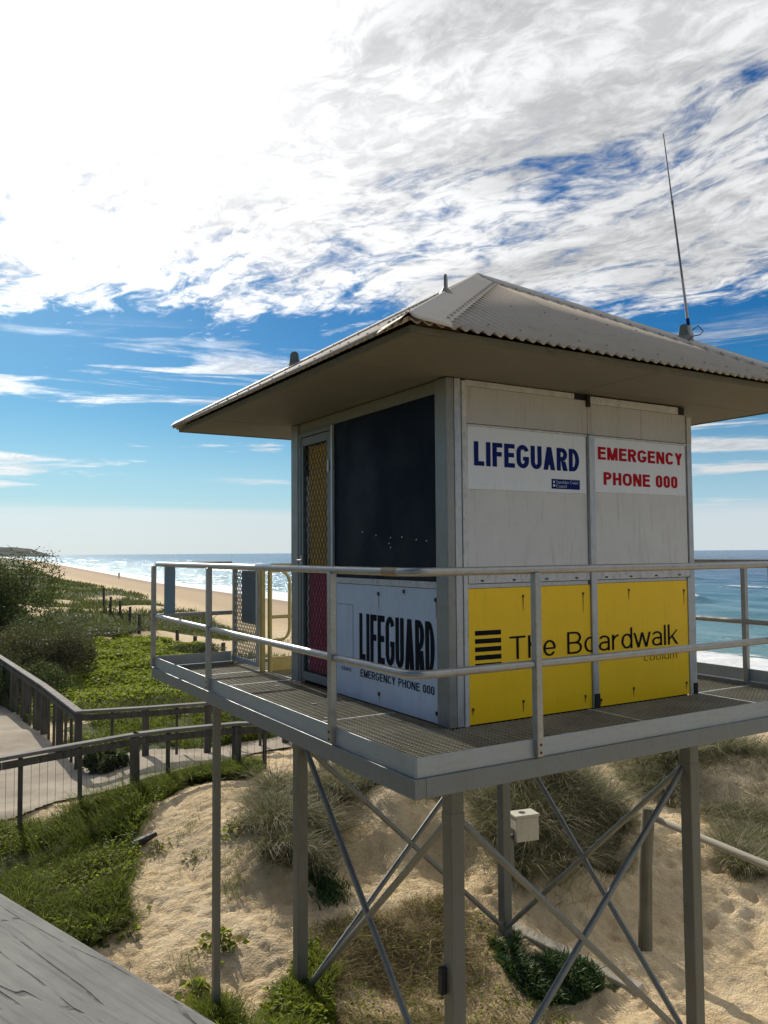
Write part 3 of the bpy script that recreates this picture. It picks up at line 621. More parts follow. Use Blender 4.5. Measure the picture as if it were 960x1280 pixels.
lettering('PHONE 000', .235, 'lettering', M['ink_red'], s2, (1.37, -.003, 1.570), XA, ZA, .79, .092, NY)
def rustdrop(x, z, l, par, w=.012):
    MB().box(x-.006, x+.006, -.011, -.0045, z-.008, z+.008).obj('bolt', M['bolt'], par)
    k = MB(); n_ = 6
    vs = []
    for i in range(n_+1):
        ww = w*(1-.7*i/n_)*(.8+.4*random.random())/2; vs += [(x-ww, -.0052, z-.01-l*i/n_), (x+ww, -.0052, z-.01-l*i/n_)]
    k.add(vs, [(2*i, 2*i+1, 2*i+3, 2*i+2) for i in range(n_)]); k.obj('rust_streak', M['rust'], par)
y1_ = board('signboard', M['yellow'], .150, 1.214, .004, .860); y1_['label'] = 'left yellow board with black stripes and the start of the words The Boardwalk'
y2_ = board('signboard', M['yellow'], 1.276, 2.241, .004, .866); y2_['label'] = 'right yellow board with the end of the words The Boardwalk and small coolum'
for i in range(5):
    zc = .588-i*.052
    MB().add([(.197, -.0052, zc-.026), (.41, -.0052, zc-.029), (.41, -.0052, zc+.002), (.197, -.0052, zc+.004)], [(0, 1, 2, 3)]).obj('stripe', M['ink_black'], y1_)
# one line of thin lettering painted across both boards
full = lettering('The Boardwalk', .104, 'lettering', M['ink_black'], y1_, (.478, -.0050, .390), XA, ZA, 1.64, .150, NY)
lettering('coolum', .075, 'lettering', M['ink_black'], y2_, (1.745, -.0050, .286), XA, ZA, .36, .056, NY, 1, gap=.2)
for x, z, l, par in ((.60, .80, .09, y1_), (1.145, .80, .12, y1_), (.59, .11, .06, y1_), (.175, .10, .03, y1_), (1.15, .09, .04, y1_), (1.60, .81, .06, y2_), (2.20, .79, .10, y2_), (1.63, .10, .05, y2_), (2.205, .09, .04, y2_), (1.30, .05, .02, y2_)):
    rustdrop(x, z, l, par)
# left face (x = 0): door, dark shutter, lower sign
def bx(name, mat, x0, x1, y0, y1, zz0, zz1, par=None, bev=.002): return MB().box(x0, x1, y0, y1, zz0, zz1).obj(name, mat, par or P, bevel=bev)
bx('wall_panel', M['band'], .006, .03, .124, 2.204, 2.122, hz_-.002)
bx('shutter', M['navy'], .004, .028, .126, 1.548, .985, 2.119)['label'] = 'dark navy shutter covering the upper window'
bx('hatch_rail', M['trim'], -.006, .03, .126, 1.515, .862, .905)
bx('hatch_rail', M['frame'], -.002, .03, .126, 1.515, .945, .983)
bx('dark_recess', M['dark'], .008, .03, .126, 1.515, .906, .944)
bx('mullion', M['frame'], -.014, .03, 1.551, 1.578, .0, 2.119)
sl = bx('signboard', M['bluewhite'], .0005, .02, .126, 1.512, .006, .858, None, .001); sl['label'] = 'weathered white board reading LIFEGUARD EMERGENCY PHONE 000 in black'
bx('sign_trim', M['trim'], -.004, .02, 1.5135, 1.549, .0, .904)
lettering('LIFEGUARD', .20, 'lettering', M['ink_black'], sl, (0, 1.146, .305), YB, ZA, .985, .342, NX, .66, gap=.05, sh=.13)
lettering('EMERGENCY PHONE 000', .17, 'lettering', M['ink_black'], sl, (0, 1.132, .180), YB, ZA, .965, .054, NX, .9)
lettering('SERVICE', .14, 'lettering', M['ink_black'], sl, (0, 1.44, .196), YB, ZA, .17, .026, NX)
o_ = MB()
for (ya, za, yb, zb) in ((1.50, .70, 1.245, .70), (1.50, .28, 1.245, .28), (1.245, .28, 1.245, .70)):
    o_.beam((-.0008, ya, za), (-.0008, yb, zb), .006, .0015, (1, 0, 0))
o_.obj('outline', M['ink_grey'], sl)
for y, z, l in ((.86, .80, .10), (.86, .09, .06), (.14, .79, .12), (.14, .07, .03), (.52, .83, .03)):
    MB().box(-.010, -.001, y-.007, y+.007, z-.012, z+.012).obj('bolt', M['bolt'], sl)
    MB().add([(-.0010, y-.005, z), (-.0010, y+.005, z), (-.0010, y+.002, z-l), (-.0010, y-.002, z-l)], [(0, 1, 2, 3)]).obj('rust_streak', M['rust'], sl)
ch = MB(); 
for (y, z) in ((.9, 1.22), (.72, 1.16), (.70, 1.20), (.70, 1.13), (.37, 1.18), (.55, 1.20), (1.1, 1.25), (.25, 1.17)):
    ch.box(.0028, .0038, y-.008, y+.005, z-.004, z+.004)
ch.obj('paint_chip', M['trim'], P)
# door -----------------------------------------------------------------
door = bx('door', M['dark'], .05, .056, 1.60, 2.19, .02, 2.09, None, 0)
door.data.materials.clear(); door.data.materials.append(M['dark'])
for nm, y0, y1, q0, q1 in (('door_frame', 1.580, 1.622, 0, 2.12), ('door_frame', 2.158, 2.203, 0, 2.12), ('door_frame', 1.623, 2.157, 2.085, 2.12)):
    bx(nm, M['doorframe'], -.004, .04, y0, y1, q0, q1, door)
for y0, y1, q0, q1 in ((1.630, 1.668, .03, 2.078), (2.118, 2.150, .03, 2.078), (1.669, 2.117, 2.01, 2.078), (1.669, 2.117, .03, .10)):
    bx('door_stile', M['doorframe'], .0, .03, y0, y1, q0, q1, door)
def diamond(parent, mat, y0, y1, q0, q1, x, cw, chh, r, name):
    mb = MB(); 
    def seg(ya, za, yb, zb): mb.beam((x, ya, za), (x, yb, zb), r, r*.7, (1, 0, 0))
    k = chh/cw; 
    for sgn in (1, -1):
        c0 = -(y1-y0)*k
        c = c0
        while c < (q1-q0)+(y1-y0)*k:
            # line z = q0 + c + sgn*k*(y-y0)
            if sgn == 1: f = lambda y: q0+c+k*(y-y0)
            else: f = lambda y: q0+c-k*(y-y0)
            pts = []
            ya, yb = y0, y1; za, zb = f(ya), f(yb)
            def clip(ya, za, yb, zb):
                if max(za, zb) <= q0 or min(za, zb) >= q1: return None
                if za == zb: return ya, za, yb, zb
                def ycut(zc): return ya+(yb-ya)*(zc-za)/(zb-za)
                a, b2 = (ya, za), (yb, zb)
                if a[1] < q0: a = (ycut(q0), q0)
                if a[1] > q1: a = (ycut(q1), q1)
                if b2[1] < q0: b2 = (ycut(q0), q0)
                if b2[1] > q1: b2 = (ycut(q1), q1)
                return (*a, *b2)
            r_ = clip(ya, za, yb, zb)
            if r_ and abs(r_[0]-r_[2]) > .004: seg(*r_)
            c += chh
    return mb.obj(name, mat, parent)
diamond(door, M['wire'], 1.669, 2.117, .101, 2.009, .012, .056, .088, .0055, 'security_mesh')
MB().tube([(-.02, 2.14, 1.035), (-.045, 2.14, 1.035), (-.045, 2.06, 1.035)], .007, 8).box(-.012, 0, 2.125, 2.155, 1.0, 1.075).obj('handle', M['frame'], door)
for z in (.3, 1.75): bx('hinge', M['frame'], -.016, -.004, 1.612, 1.64, z, z+.09, door)
# furled lifeguard flags standing inside against the mesh (things of their own)
def cloth(name, mat, label, y0, y1, q0, q1, seed, skew=0):
    ny, nz = 24, 60; ys_ = np.linspace(y0, y1, ny); zs_ = np.linspace(q0, q1, nz)
    YY, ZZ = np.meshgrid(ys_, zs_); XX = .034+.010*np.sin(YY*60+ZZ*2+seed)*.5+fbm(YY*9, ZZ*3, seed, 3)*.02
    YY = YY+skew*(ZZ-q0)
    i = np.arange(ny*nz).reshape(nz, ny); qq = np.stack([i[:-1, :-1], i[:-1, 1:], i[1:, 1:], i[1:, :-1]], -1).reshape(-1, 4)
    org = (.034, (y0+y1)/2, q0)
    V = np.stack([XX, YY, ZZ], -1).reshape(-1, 3)-np.array(org)
    me = npmesh(name, V, qq); me.polygons.foreach_set('use_smooth', [True]*len(me.polygons)); me.materials.append(mat)
    o = bpy.data.objects.new(name, me); COL.objects.link(o); o.location = org
    s_ = o.modifiers.new('thick', 'SOLIDIFY'); s_.thickness = .003
    return tag(o, label, 'flag')
cloth('flag', M['flag_yellow'], 'yellow cloth hanging inside the upper part of the mesh door', 1.675, 2.055, .97, 2.0, 3)
cloth('flag', M['flag_red'], 'dark red cloth hanging inside the lower part of the mesh door', 1.675, 2.055, .105, .965, 8)
cloth('flag', M['flag_white'], 'narrow pale strip of cloth at the latch side inside the mesh door', 2.062, 2.112, .11, 1.75, 12)
# roof -------------------------------------------------------------------
o_h = .775; HX_, HY_ = W/2+o_h+.03, L/2+o_h+.03; CXY = (W/2, L/2)
ZE, ZP = 2.262, 3.40
def roofpt(side, u, v, lift=0):
    """side 0: -Y slope, 1: +X, 2: +Y, 3: -X ; u along the eave, v inward 0..1"""
    H = HX_ if side in (0, 2) else HY_; K = HY_ if side in (0, 2) else HX_
    z = ZE+(ZP-ZE)*v+lift; d = K*(1-v)
    if side == 0: return (CXY[0]+u, CXY[1]-d, z)
    if side == 2: return (CXY[0]-u, CXY[1]+d, z)
    if side == 1: return (CXY[0]+d, CXY[1]+u, z)
    return (CXY[0]-d, CXY[1]-u, z)
for side in range(4):
    H = HX_ if side in (0, 2) else HY_
    nu = 52*10; us = np.linspace(-H, H, nu+1); V = []; q_ = []
    for i, u in enumerate(us):
        l = .0120*math.cos(2*math.pi*i/10)
        vt = max(0, 1-abs(u)/H)
        V.append(roofpt(side, u, -.012, l)); V.append(roofpt(side, u, vt*.5, l)); V.append(roofpt(side, u, vt, l))
    for i in range(nu):
        a = 3*i; q_ += [(a, a+3, a+4, a+1), (a+1, a+4, a+5, a+2)]
    for v, st in ((.06, 3), (.42, 4), (.80, 4)):      # roofing screws on the crests
        k = int((1-v)*H/(2*H/52)) - 3
        for j in range(-k, k+1, st):
            p = Vector(roofpt(side, (j)*2*H/52, v, .0115)); n0 = len(V); r_ = .0075
            V += [tuple(p+Vector((r_*math.cos(a_), r_*math.sin(a_), h_))) for h_, r_ in ((-.006, .010), (.005, .008)) for a_ in [i*math.pi/3 for i in range(6)]]
            q_ += [(n0+i, n0+(i+1) % 6, n0+6+(i+1) % 6, n0+6+i) for i in range(6)]+[tuple(n0+6+i for i in range(6))]
    me = bpy.data.meshes.new('roof_sheet'); me.from_pydata(V, [], q_); me.update()
    ro = finish(me, 'roof_sheet', M['roof'], P, smooth=True)
    sm = ro.modifiers.new('thick', 'SOLIDIFY'); sm.thickness = .0025; sm.offset = -1
# hip flashings: two sheets folded over each hip, toothed over the corrugations
for ci, (sa, sb) in enumerate(((0, 3), (0, 1), (2, 1), (2, 3))):
    mb = MB(); V = []; F_ = []
    NP = 53
    for which, side in enumerate((sa, sb)):
        H = HX_ if side in (0, 2) else HY_
        sgn = {(0, 3): {0: -1, 3: 1}, (0, 1): {0: 1, 1: -1}, (2, 1): {2: -1, 1: 1}, (2, 3): {2: 1, 3: -1}}[(sa, sb)][side]
        base = len(V)
        for k in range(NP):
            v = -.02+(1.02)*k/(NP-1)
            hu = sgn*H*(1-max(v, 0))
            wv = .245+(.022 if k % 2 else 0)
            inn = hu-sgn*min(wv, abs(hu))
            mid = hu-sgn*min(wv*.12, abs(hu))
            ld = -.012 if k == 0 else 0
            V += [roofpt(side, hu, v, .034+ld), roofpt(side, mid, v, .028+ld), roofpt(side, inn, v, .014+ld*1.5 if k % 2 else .010+ld)]
        for k in range(NP-1):
            a = base+3*k; F_ += [(a, a+1, a+4, a+3), (a+1, a+2, a+5, a+4)]
    for k in range(3, 50, 2):
        for side in (sa, sb):
            H = HX_ if side in (0, 2) else HY_
            sgn = {(0, 3): {0: -1, 3: 1}, (0, 1): {0: 1, 1: -1}, (2, 1): {2: -1, 1: 1}, (2, 3): {2: 1, 3: -1}}[(sa, sb)][side]
            v = -.02+1.02*k/(NP-1); u = sgn*(H*(1-v)-.225)
            if u*sgn < .03: continue
            p = Vector(roofpt(side, u, v, .018)); n0 = len(V)
            V += [tuple(p+Vector((r_*math.cos(a_), r_*math.sin(a_), h_))) for h_, r_ in ((-.004, .011), (.007, .008)) for a_ in [i*math.pi/3 for i in range(6)]]
            F_ += [(n0+i, n0+(i+1) % 6, n0+6+(i+1) % 6, n0+6+i) for i in range(6)]+[tuple(n0+6+i for i in range(6))]
    me = bpy.data.meshes.new('hip_flashing'); me.from_pydata(V, [], F_); me.update()
    co_ = finish(me, 'hip_flashing', M['cap'], P, smooth=True)
    smo = co_.modifiers.new('thick', 'SOLIDIFY'); smo.thickness = .003; smo.offset = 1
    # lifting lug: an upright steel ear set along the hip
    sx_ = -1 if 3 in (sa, sb) else 1; sy_ = -1 if sa == 0 else 1
    tl = .583; cx = CXY[0]+sx_*HX_*tl; cy = CXY[1]+sy_*HY_*tl; cz = ZP-(ZP-ZE)*tl+.03
    d = Vector((sx_, sy_, 0)).normalized()
    ear = []; n_ = 10
    prof = [(-.055, -.03), (-.04, .05)]+[(.032*math.cos(math.pi-math.pi*i/n_)*1.2, .075+.035*math.sin(math.pi*i/n_)) for i in range(n_+1)]+[(.04, .05), (.055, -.06)]
    side_ = Vector((-d.y, d.x, 0))*.006; c0 = Vector((cx, cy, cz))
    mb = MB(); fr = [c0+d*a+Vector((0, 0, b2))+side_ for a, b2 in prof]; bk = [c0+d*a+Vector((0, 0, b2))-side_ for a, b2 in prof]
    n3 = len(prof); mb.add(fr+bk, [tuple(range(n3)), tuple(reversed(range(n3, 2*n3)))]+[(i, n3+i, n3+(i+1) % n3, (i+1) % n3) for i in range(n3)])
    s2_ = Vector((-d.y, d.x, 0))
    # sealant boot round its foot
    ring = [(c0+d*(.085*math.cos(a))+s2_*(.05*math.sin(a))+Vector((0, 0, -(ZP-ZE)/HX_/1.414*.085*math.cos(a)+.0-.012-abs(math.sin(a))*.012))) for a in [2*math.pi*i/14 for i in range(14)]]
    top = [(c0+d*(.045*math.cos(a))+s2_*(.013*math.sin(a))+Vector((0, 0, .022))) for a in [2*math.pi*i/14 for i in range(14)]]
    mb.add(ring+top, [(i, (i+1) % 14, 14+(i+1) % 14, 14+i) for i in range(14)]+[tuple(14+i for i in range(14))])
    mb.obj('lifting_lug', M['leg'], co_)
# rusty torn end of the near flashing and black gap behind it
MB().box(-.775+.02, -.775+.30, -.775-.012, -.775+.0, 2.245, 2.262).obj('flashing_fold', M['bolt'], P)
fb = 2.212
xa, xb, ya, yb = -o_h, W+o_h, -o_h, L+o_h
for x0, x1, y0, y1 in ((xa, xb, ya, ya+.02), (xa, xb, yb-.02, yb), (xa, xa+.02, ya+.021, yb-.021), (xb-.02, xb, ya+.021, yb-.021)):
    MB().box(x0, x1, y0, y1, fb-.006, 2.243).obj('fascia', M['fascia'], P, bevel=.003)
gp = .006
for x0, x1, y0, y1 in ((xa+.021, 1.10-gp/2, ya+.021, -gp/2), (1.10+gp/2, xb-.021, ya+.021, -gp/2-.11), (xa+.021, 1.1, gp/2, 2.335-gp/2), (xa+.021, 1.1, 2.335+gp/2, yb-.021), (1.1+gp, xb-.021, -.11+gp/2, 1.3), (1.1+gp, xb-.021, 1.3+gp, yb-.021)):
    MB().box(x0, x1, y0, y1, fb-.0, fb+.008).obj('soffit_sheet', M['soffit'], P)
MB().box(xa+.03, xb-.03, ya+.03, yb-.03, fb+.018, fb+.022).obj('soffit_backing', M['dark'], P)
# antenna on the right-hand lug
an = MB().box(2.31, 2.41, -.035, .035, 2.70, 2.735).box(2.335, 2.385, -.012, .025, 2.735, 2.81).obj('antenna', M['leg'], P, bevel=.004)
b0 = Vector((2.36, 0, 2.74)); b1 = Vector((2.143, .034, 4.376)); dd = b1-b0
MB().tube([b0, b0+dd*.075], .022, 12).obj('antenna_base', M['antwhite'], an, smooth=True)
MB().tube([b0+dd*.075, b0+dd*.11], .013, 10).obj('antenna_sleeve', M['ink_blue'], an, smooth=True)
MB().tube([b0+dd*.11, b0+dd*.30], [.012, .010], 10).obj('antenna_sleeve', M['antwhite'], an, smooth=True)
MB().tube([b0+dd*.30, b0+dd*.66, b0+dd*.661, b0+dd*.675, b0+dd*.676, b0+dd*1.0], [.0095, .0075, .011, .011, .0065, .0042], 8).obj('antenna_whip', M['fibre'], an, smooth=True)
MB().tube([b0+dd*.05+Vector((.02, 0, 0)), b0+Vector((.07, -.02, .13)), b0+Vector((.12, -.03, .09)), b0+Vector((.09, -.02, .06)), b0+Vector((-.02, -.03, .03)), b0+Vector((-.1, -.06, -.02))], .0045, 6).obj('antenna_cable', M['rubber'], an, smooth=True)
# gate, stair handrail and stair behind the hut ---------------------------------
gt = MB().box(-.085, -.045, 3.545, 3.585, .0, .985).obj('gate', M['galv'], P, bevel=.004)
bx('gate_stile', M['frame'], -.08, -.05, 2.945, 2.985, .04, .975, gt)
bx('gate_rail', M['frame'], -.08, -.05, 2.986, 3.544, .04, .085, gt)
bx('gate_rail', M['frame'], -.08, -.05, 2.986, 3.544, .935, .975, gt)
diamond(gt, M['wirelight'], 2.986, 3.544, .086, .934, -.065, .042, .072, .006, 'gate_mesh')
bx('blue_board', M['blue_board'], -.048, -.043, 3.0, 3.42, .42, .93, gt)
bx('gate_post', M['yellow_paint'], -.06, -.02, 2.89, 2.93, 0, .975, P, .006)
st = MB().tube([(.015, 2.87, -.05), (.015, 2.87, .985)], .021, 12).obj('stair_handrail', M['yellow_paint'], P, smooth=True)
hp_ = rounded([(.03, 2.87, .93), (.215, 2.87, .93), (.215, 2.87, .29), (.03, 2.87, .29)], .12)
MB().tube(hp_, .015, 10).obj('handrail_hoop', M['yellow_paint'], st, smooth=True)
MB().tube([(.03, 2.87, .505), (.95, 2.87, .505)], .017, 10).obj('handrail_bar', M['yellow_paint'], st, smooth=True)
MB().tube([(.03, 2.87, .985), (.95, 2.87, .985)], .017, 10).obj('handrail_bar', M['yellow_paint'], st, smooth=True)
MB().tube([(.97, 2.87, -.05), (.97, 2.87, .985)], .021, 12).obj('handrail_post', M['yellow_paint'], st, smooth=True)
MB().box(.04, .95, 2.905, 2.925, .005, .13).obj('stair_kick_plate', M['yellow_paint'], st, bevel=.003)
stair = MB().box(.04, .98, 2.42, 2.84, -.12, -.085).obj('landing_tread', M['grating'], P)
tt = MB()
for i in range(18): tt.box(.05+i*.05, .07+i*.05, 2.405, 2.419, -.085, -.03)
tt.obj('tread_nosing', M['edge'], stair)
# ------------------------------------------------------------------ fences of the sand path
def rail_fence(name, label, pts, zt, h, spacing_post, spacing_bal, bal, wires, bottom, seed, explicit=None):
    rnd = random.Random(seed)
    root = thing(name, label, 'fence', (pts[0][0], pts[0][1], T1(pts[0][0], pts[0][1])))
    P3 = [Vector((x, y, z)) for (x, y), z in zip(pts, zt)]
    for i in range(len(P3)-1):
        a, b_ = P3[i], P3[i+1]; d = (b_-a); dn = Vector((d.x, d.y, 0)).normalized(); n = Vector((-dn.y, dn.x, 0))
        ext = dn*.04
        MB().beam(a-ext+Vector((0, 0, .0)), b_+ext, .13, .045).obj('cap_rail', M['wood_cap'], root, bevel=.006)
        MB().beam(a-n*.045-Vector((0, 0, .09)), b_-n*.045-Vector((0, 0, .09)), .035, .09).obj('side_rail', M['wood_fence'], root, bevel=.004)
        if bottom: MB().beam(a-Vector((0, 0, h-.22)), b_-Vector((0, 0, h-.22)), .05, .07).obj('bottom_rail', M['wood_fence'], root, bevel=.004)
        Ln = d.length; n_ = max(1, round(Ln/spacing_bal))
        wm = MB()
        for k in range(0 if explicit else n_+ (1 if i == len(P3)-2 else 0)):
            p = a.lerp(b_, k/n_)+n*.0; gz = T1(p.x, p.y)-.25
            post = (k % spacing_post == 0)
            w = .055 if post else (.022 if bal else .03)
            p = p+Vector((rnd.uniform(-.008, .008), 0, 0))
            MB().beam((p.x, p.y, gz), (p.x+rnd.uniform(-.01, .01), p.y, p.z-.025), 2*w, 2*w, (dn.x, dn.y, 0)).obj('post' if post else 'baluster', M['wood_fence'], root, bevel=.005)
        if wires:
            s_ = 0.06
            while s_ < Ln:
                p = a+d.normalized()*s_; wm.tube([(p.x, p.y, T1(p.x, p.y)+.02), (p.x, p.y, p.z-.05)], .0022, 4, False); s_ += .105
            wo = wm.obj('wire_infill', M['wood_fence'], root)
    for (x, y, thick, zt_) in (explicit or []):
        w = .055 if thick else .026
        MB().beam((x, y, T1(x, y)-.25), (x+rnd.uniform(-.01, .01), y, zt_-.03), 2*w, 2*w, (0, 1, 0)).obj('post' if thick else 'baluster', M['wood_fence'], root, bevel=.005)
    return root
rail_fence('path_fence', 'nearer weathered timber fence along the sand path, with thin wires between its posts',
    [(-3.6, 7.05), (-1.79, 7.12), (-.02, 7.57), (.44, 7.58), (1.41, 7.42), (1.80, 7.25), (3.4, 6.55)], [-1.46, -1.44, -1.44, -1.44, -1.43, -1.43, -1.45], 1.0, 2, .62, False, True, False, 4,
    [(-3.5, 7.05, 1, -1.46), (-2.4, 7.1, 0, -1.45), (-1.56, 7.16, 0, -1.44), (-.80, 7.36, 0, -1.44), (-.03, 7.56, 1, -1.44), (.44, 7.57, 0, -1.44), (1.41, 7.41, 1, -1.43), (1.79, 7.25, 0, -1.43), (2.6, 6.9, 1, -1.44), (3.3, 6.6, 0, -1.45)])
rail_fence('path_fence', 'farther dark timber fence that turns a corner beside the green creeper slope',
    [(-1.35, 31), (-.72, 19), (-.46, 12.77), (-.39, 9.73), (.62, 9.47), (1.6, 9.25), (4.2, 8.7)], [-1.47, -1.44, -1.43, -1.44, -1.44, -1.43, -1.46], 1.0, 3, .47, True, False, False, 9)
# handrail of the viewing deck at the lower left
hr = thing('timber_handrail', 'broad silver grey cracked timber handrail in the near lower left corner', 'handrail', (-2.78, -3.0, -2.7))
pa = Vector((-2.83, -2.82, .6)); pb = Vector((-2.67, -3.31, .6)); dn = (pb-pa).normalized(); nn = Vector((-dn.y, dn.x, 0))
if nn.x > 0: nn = -nn
c0 = pa-dn*2.6+nn*.1; c1 = pb+dn*2.2+nn*.1
me_ = MB().beam(c0-Vector((0, 0, .0225)), c1-Vector((0, 0, .0225)), .2, .045)
o = me_.obj('handrail_board', None, hr, bevel=.007)
# grain runs along the board: object space rotated to match
ang = math.atan2(dn.y, dn.x)-math.pi/2
o.data.transform(Matrix.Rotation(-ang, 4, 'Z')); o.rotation_euler = (0, 0, ang); o.location = -hr.location
o.data.materials.append(M['wood_near'])
for s_ in (-2.2, -.6, 1.1, 2.3):
    p = pa+dn*s_+nn*.1
    MB().beam((p.x, p.y, -2.9), (p.x, p.y, .553), .09, .09, (dn.x, dn.y, 0)).obj('post', M['wood_fence'], hr, bevel=.006)
for z in (.25, -.1): MB().beam(c0+Vector((0, 0, z-.6))+nn*.0, c1+Vector((0, 0, z-.6)), .035, .12).obj('rail', M['wood_fence'], hr)
dk = thing('viewing_deck', 'timber plank deck behind the broad grey handrail', 'deck', (-3.7, -3.4, -2.7))
for k in range(34):
    p = pa+dn*(-2.4+k*.145)+nn*.16
    MB().beam(p+Vector((0, 0, -1.12)), p+nn*2.0+Vector((0, 0, -1.12)), .138, .035).obj('plank', M['wood_fence'], dk, bevel=.003)
# ------------------------------------------------------------------ dune posts, log barrier, dispenser box
dunep = [(8.96, 51.75, 1.50, .085), (8.99, 49.98, 1.12, .085), (9.45, 49.36, .95, .085), (9.39, 46.61, 1.05, .085), (7.8, 38.09, 1.0, .09), (9.3, 36.5, .55, .09), (8.6, 31.5, .62, .09), (9.0, 29, .35, .09)]
dlab = ['tall dune post, leftmost of the row on the grassy dune', 'second dune post from the left, just right of the tallest one', 'short leaning dune post, third from the left in the row', 'dune post standing fourth from the left in the row', 'near dark dune post at the edge of the creeper, fifth from the left',
        'low dune post seen just left of the tower deck corner rail', 'stubby post in the creeper seen between the deck rails', 'lowest stub of a post in the creeper just above the deck corner']
for i, (x, y, h, r) in enumerate(dunep):
    z = T1(x, y)
    k = MB(); lean = random.uniform(-.03, .03)
    k.tube([(x, y, z-.3), (x+lean*.5, y, z+h*.5), (x+lean, y, z+h-.02), (x+lean, y, z+h)], [r*1.05, r, r*.97, r*.85], 12)
    tag(k.obj('dune_post', M['wood_fence'], None, smooth=True, origin=(x, y, z)), dlab[i], 'post', 'posts across the dune')
lb = thing('log_barrier', 'round timber post with a long pale log rail beside the trodden sand', 'barrier', (3.43, 1.52, T1(3.43, 1.52)))
z = T1(3.43, 1.52)
MB().tube([(3.41, 1.54, z-.4), (3.43, 1.52, -2.0), (3.455, 1.49, -1.46), (3.456, 1.489, -1.445)], [.068, .065, .062, .054], 16).obj('post', M['log'], lb, smooth=True)
MB().tube([(3.52, 1.6, -1.545), (3.40, .14, -1.575), (3.26, -1.6, -1.62)], [.033, .035, .034], 12).obj('log_rail', M['lograil'], lb, smooth=True)
z = T1(3.25, -1.7); MB().tube([(3.25, -1.7, z-.4), (3.25, -1.7, -1.5)], .065, 14).obj('post', M['log'], lb, smooth=True)
db = thing('dispenser_box', 'small cream metal box with dark round hole on top, on the back tower leg', 'box', (2.52, 2.27, -1.80))
b0_ = MB().box(-.125, .125, -.085, .085, 0, .235).obj('box_body', M['box'], db, bevel=.006); b0_.location = (0, 0, 0)
lid = MB().box(-.135, .135, -.093, .093, .2365, .262).obj('lid', M['box'], db, bevel=.005); lid.location = (0, 0, 0)
hl = MB().tube([(-.02, 0, .2625), (-.02, 0, .2655)], .034, 20).obj('slot_hole', M['dark'], db); hl.location = (0, 0, 0)
bk = MB().box(-.132, -.127, -.03, .03, -.26, .12).obj('bracket', M['leg'], db); bk.location = (0, 0, 0)
tk = MB().box(-.19, -.133, -.02, .02, .02, .06).obj('bracket_arm', M['leg'], db); tk.location = (0, 0, 0)
db.rotation_euler = (0, 0, math.radians(-12))
# ------------------------------------------------------------------ vegetation
def blades(px, py, pz, h, w, rng, bend=.6, dirx=None, spread=1.0, tilt=.25):
    n = len(px)
    az = rng.uniform(0, 2*np.pi, n) if dirx is None else dirx+rng.normal(0, spread, n)
    faz = rng.uniform(0, 2*np.pi, n)
    dx, dy = np.cos(az), np.sin(az); wx, wy = np.cos(faz), np.sin(faz)
    tl = rng.uniform(0, tilt, n); bd = rng.uniform(.2, 1, n)*bend
    V = np.zeros((n, 7, 3))
    for k, (s, ww) in enumerate(((0, .8), (.38, 1), (.74, .7))):
        out = h*(tl*s+bd*s*s); up = h*(s-.42*bd*s*s*s)
        cx = px+dx*out; cy = py+dy*out; cz = pz+up
        V[:, 2*k] = np.stack([cx-wx*w*ww/2, cy-wy*w*ww/2, cz], -1); V[:, 2*k+1] = np.stack([cx+wx*w*ww/2, cy+wy*w*ww/2, cz], -1)
    out = h*(tl+bd); V[:, 6] = np.stack([px+dx*out, py+dy*out, pz+h*(1-.55*bd)], -1)
    b = np.arange(n)[:, None]*7
    q = np.concatenate([b+np.array([[0, 1, 3, 2]]), b+np.array([[2, 3, 5, 4]])]); t_ = b+np.array([[4, 5, 6]])
    v = np.repeat(rng.uniform(0, 1, n), 7)
    return V.reshape(-1, 3), q, t_, v
def leaves(px, py, pz, s, rng, up=.6, asp=.62):
    n = len(px); a = rng.uniform(0, 2*np.pi, n)
    nrm = rng.normal(0, 1, (n, 3)); nrm[:, 2] = np.abs(nrm[:, 2])*(1+up*3); nrm /= np.linalg.norm(nrm, axis=1)[:, None]
    ref = np.stack([np.cos(a), np.sin(a), np.zeros(n)], -1)
    t1 = ref-nrm*(ref*nrm).sum(1)[:, None]; t1 /= np.linalg.norm(t1, axis=1)[:, None]+1e-9; t2 = np.cross(nrm, t1)
    c = np.stack([px, py, pz], -1); s = (s*rng.uniform(.6, 1.3, n))[:, None]
    V = np.stack([c-t1*s*.5, c+t2*s*asp*.42-t1*s*.1+nrm*s*.06, c+t1*s*.5-nrm*s*.1, c-t2*s*asp*.42-t1*s*.1+nrm*s*.06], 1)
    q = np.arange(n)[:, None]*4+np.array([[0, 1, 2, 3]])
    return V.reshape(-1, 3), q, None, np.repeat(rng.uniform(0, 1, n), 4)
def joinnp(parts):
    V = []; Q = []; Tt = []; A = []; n = 0
    for v, q, t_, a in parts:
        V.append(v); A.append(a)
        if q is not None: Q.append(q+n)
        if t_ is not None: Tt.append(t_+n)
        n += len(v)
    return np.concatenate(V), (np.concatenate(Q) if Q else None), (np.concatenate(Tt) if Tt else None), np.concatenate(A)
def vegobj(name, parts, mat, parent=None, origin=None):
    V, q, t_, a = joinnp(parts)
    if origin is not None: V = V-np.array(origin)
    me = npmesh(name, V, q, t_, {'v': a}); me.materials.append(mat)
    o = bpy.data.objects.new(name, me); COL.objects.link(o)
    if parent is not None:
        o.parent = parent
        if origin is None and parent.type == 'EMPTY': o.location = -parent.location
    elif origin is not None: o.location = origin
    return o
